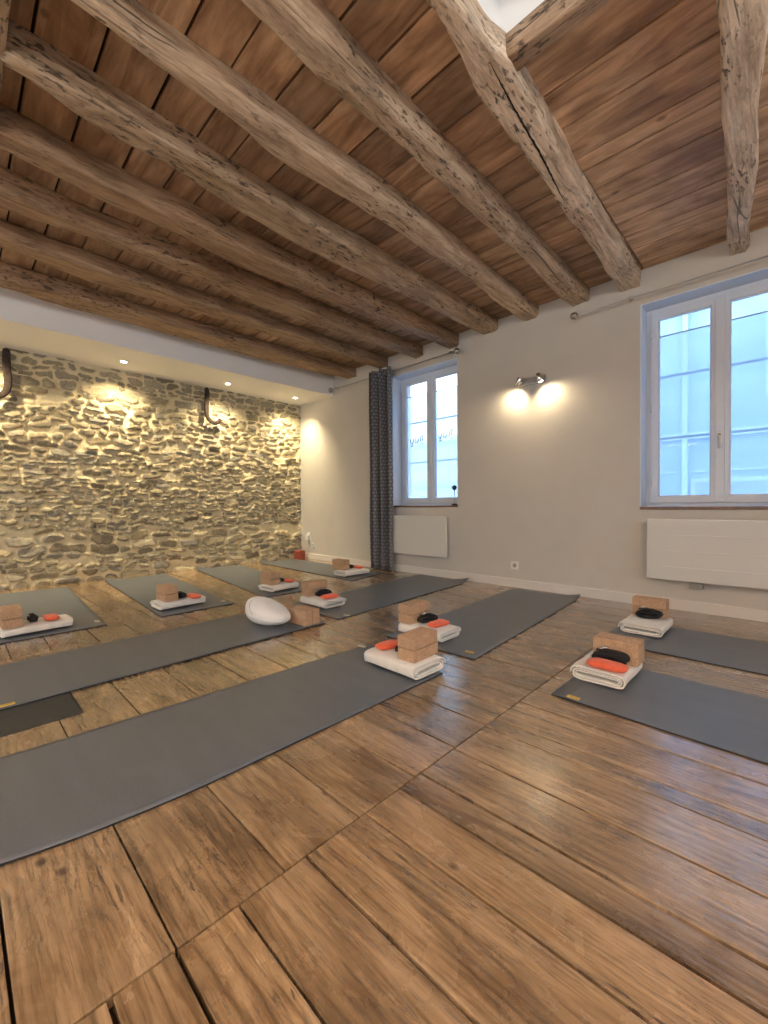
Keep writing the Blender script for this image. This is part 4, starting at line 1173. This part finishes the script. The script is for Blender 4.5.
# I
wi = 'on the mat at the far left edge'
towel(-3.745, 0.398, tz, HP+0.06, 'flat cream folded blanket '+wi, 0, True, 1.12)
brick(-3.730, 0.268, tf-0.003, 0.02, 'lower cork brick '+wi)
brick(-3.728, 0.266, tf-0.003+BH, 0.0, 'upper cork brick '+wi)
strap(-3.720, 0.378, tf-0.003, 0.05, 'small black strap '+wi, 0.85)
eye_pillow(-3.725, 0.480, tf-0.003, 0.05, 'orange eye pillow '+wi, 2, 0.95)
# Z: cushion set
wz = 'beside the round cushion'
brick(-2.535, 1.738, tz, 0.06, 'nearer cork brick standing on edge '+wz, True)
brick(-2.539, 1.738+BH+0.002, tz, 0.06, 'farther cork brick standing on edge '+wz, True)
o = brick(-2.90, 1.80, tz+0.002, 0.5, 'darker cork brick lying flat behind the round cushion'); 
strap(-2.735, 1.800, tz, 1.2, 'black strap with pale ring between the cushion and the bricks', 0.9)

# ------------------------------------------------------------------ round cushion
def cushion():
    bm = bmesh.new(); nu, nv = 48, 30
    def P(u, v):
        cu, su, cv, sv = math.cos(u), math.sin(u), math.cos(v), math.sin(v)
        s = lambda c, e: math.copysign(abs(c)**e, c)
        x = 0.184*s(cv, 0.82)*cu; y = 0.118*s(cv, 0.82)*su
        hh = 0.082*(1-0.34*(x/0.19))          # thick at one end, low at the other
        z = hh*s(sv, 0.85)
        k = 0.0018*noise.noise(Vector((x*22, y*22, z*22)))
        cre = abs(x+0.095)
        if cre < 0.012 and z > -0.02 : k -= 0.004*(1-cre/0.012)
        return Vector((x, y, z+0.082*(1-0.34*(x/0.19))+k))
    rings = [[bm.verts.new(P(2*PI*i/nu, -PI/2+PI*j/nv)) for i in range(nu)] for j in range(1, nv)]
    for j in range(len(rings)-1):
        for i in range(nu):
            f = bm.faces.new((rings[j][i], rings[j][(i+1) % nu], rings[j+1][(i+1) % nu], rings[j+1][i])); f.smooth = True
    for rr, z in ((rings[0], 0.0), (rings[-1], 0.164)):
        c = bm.verts.new((0, 0, z))
        for i in range(nu): f = bm.faces.new((rr[i], rr[(i+1) % nu], c)); f.smooth = True
    bmesh.ops.recalc_face_normals(bm, faces=bm.faces)
    o = obj('meditation_cushion', bm, M['zafu'], loc=(-2.700, 1.575, tz+0.002)); o.rotation_euler = (0, 0, 0.29)
    tag(o, 'round white meditation cushion on the mat, left of two bricks', 'cushion')
    bm = bmesh.new(); tube(bm, [P(2*PI*t, -0.15+0*t)+Vector((0, 0, 0)) for t in [k/48 for k in range(49)]], 0.0022, 6, cap=False); obj('piping', bm, M['zafu'], o)
    bm = bmesh.new(); tube(bm, [P(2*PI*(0.62+0.1*t), 0.9-0.9*t) + Vector((0, 0, 0.001)) for t in [k/10 for k in range(11)]], 0.0020, 6); s_ = obj('zip_seam', bm, M['shade'], o); s_['label'] = 'dark zip seam'
cushion()

# ------------------------------------------------------------------ fill lamps added behind the camera to brighten the room
for k, (x, y, pw) in enumerate(((-4.3, -1.7, 0.35), (-1.6, -1.9, 0.75), (1.5, -0.8, 3.2))):
    r = empty('added_fill_lamp', (x, y, 2.05), 0, 'flat round fill lamp added behind the viewpoint, lighting up and down', 'fill lamp', 'added fill lamps behind the viewpoint')
    bm = bmesh.new(); lathe(bm, [(0.0, 0.0), (0.27, 0.0), (0.28, 0.02), (0.27, 0.04), (0.0, 0.04)], n=40); obj('housing', bm, M['plastic'], r)
    for nm, z0_, z1_ in (('upper_diffuser', 0.039, 0.046), ('lower_diffuser', -0.006, 0.001)):
        bm = bmesh.new(); lathe(bm, [(0.0, z0_), (0.25, z0_), (0.25, z1_), (0.0, z1_)], n=36); obj(nm, bm, M['panel'], r)
    bm = bmesh.new(); tube(bm, [(0, 0, 0.046), (0, 0, 0.74)], 0.006, 8); obj('stem', bm, M['steel'], r)
    for up in (0, 1):
        l = bpy.data.lights.new('fill_lamp_glow', 'AREA'); l.shape = 'DISK'; l.size = 0.5; l.energy = (62 if up else 26)*pw if k < 2 or up else 30; l.color = (1.0, 0.92, 0.82)
        o = bpy.data.objects.new('fill_lamp_glow', l); COL.objects.link(o); o.parent = r
        o.location = (0, 0, 0.052 if up else -0.012); o.rotation_euler = (PI if up else 0, 0, 0)

# ------------------------------------------------------------------ street outside
bm = bmesh.new(); box(bm, (-16, YW+WT, -0.6), (12, 8.2, -0.5)); struct(obj('ground', bm, M['street']))
def building(x0, x1, y, h, m_, label, bands, wins, pipes, back=True):
    r = empty('town_house', ((x0+x1)/2, y, -0.5), 0, label, 'building'); cx = (x0+x1)/2
    bm = bmesh.new(); box(bm, (x0-cx, 0, 0), (x1-cx, 3.5, h+0.5)); obj('facade', bm, M[m_], r)
    for z, hh, d in bands:
        bm = bmesh.new(); box(bm, (x0-cx, -d, z+0.5), (x1-cx, 0.0, z+0.5+hh), 0.01); obj('string_course', bm, M['pipe'], r)
    for wx, wz, ww, wh in wins:
        bm = bmesh.new(); box(bm, (wx-cx-ww/2-0.06, -0.04, wz+0.44), (wx-cx+ww/2+0.06, 0.0, wz+0.5+wh+0.06)); f = obj('window', bm, M['pipe'], r)
        bm = bmesh.new(); box(bm, (wx-cx-ww/2, -0.05, wz+0.5), (wx-cx+ww/2, -0.041, wz+0.5+wh)); obj('pane', bm, M['winroom'], f)
    for px in pipes:
        bm = bmesh.new(); tube(bm, [(px-cx, -0.06, 0.0), (px-cx, -0.06, h+0.4)], 0.035, 12); obj('downpipe', bm, M['pipe'], r)
    bm = bmesh.new(); box(bm, (x0-cx-0.1, -0.18, h+0.5), (x1-cx+0.1, 3.6, h+0.62)); obj('eaves', bm, M['facade2'], r)
building(-3.3, 7.0, 7.5, 3.78, 'facade', 'pale blue rendered house across the street, behind the right window', [(1.78, 0.10, 0.05), (1.30, 0.03, 0.02)],
         [(-0.55, -0.2, 0.9, 1.35), (0.7, -0.2, 0.9, 1.35), (0.25, 2.3, 0.9, 1.0)], [-1.13])
building(-12.0, -3.5, 8.2, 2.35, 'facade2', 'pale low house across the street, behind the left window', [(1.30, 0.12, 0.06)],
         [(-5.7, -0.2, 0.8, 1.2), (-6.9, -0.2, 0.8, 1.2)], [])
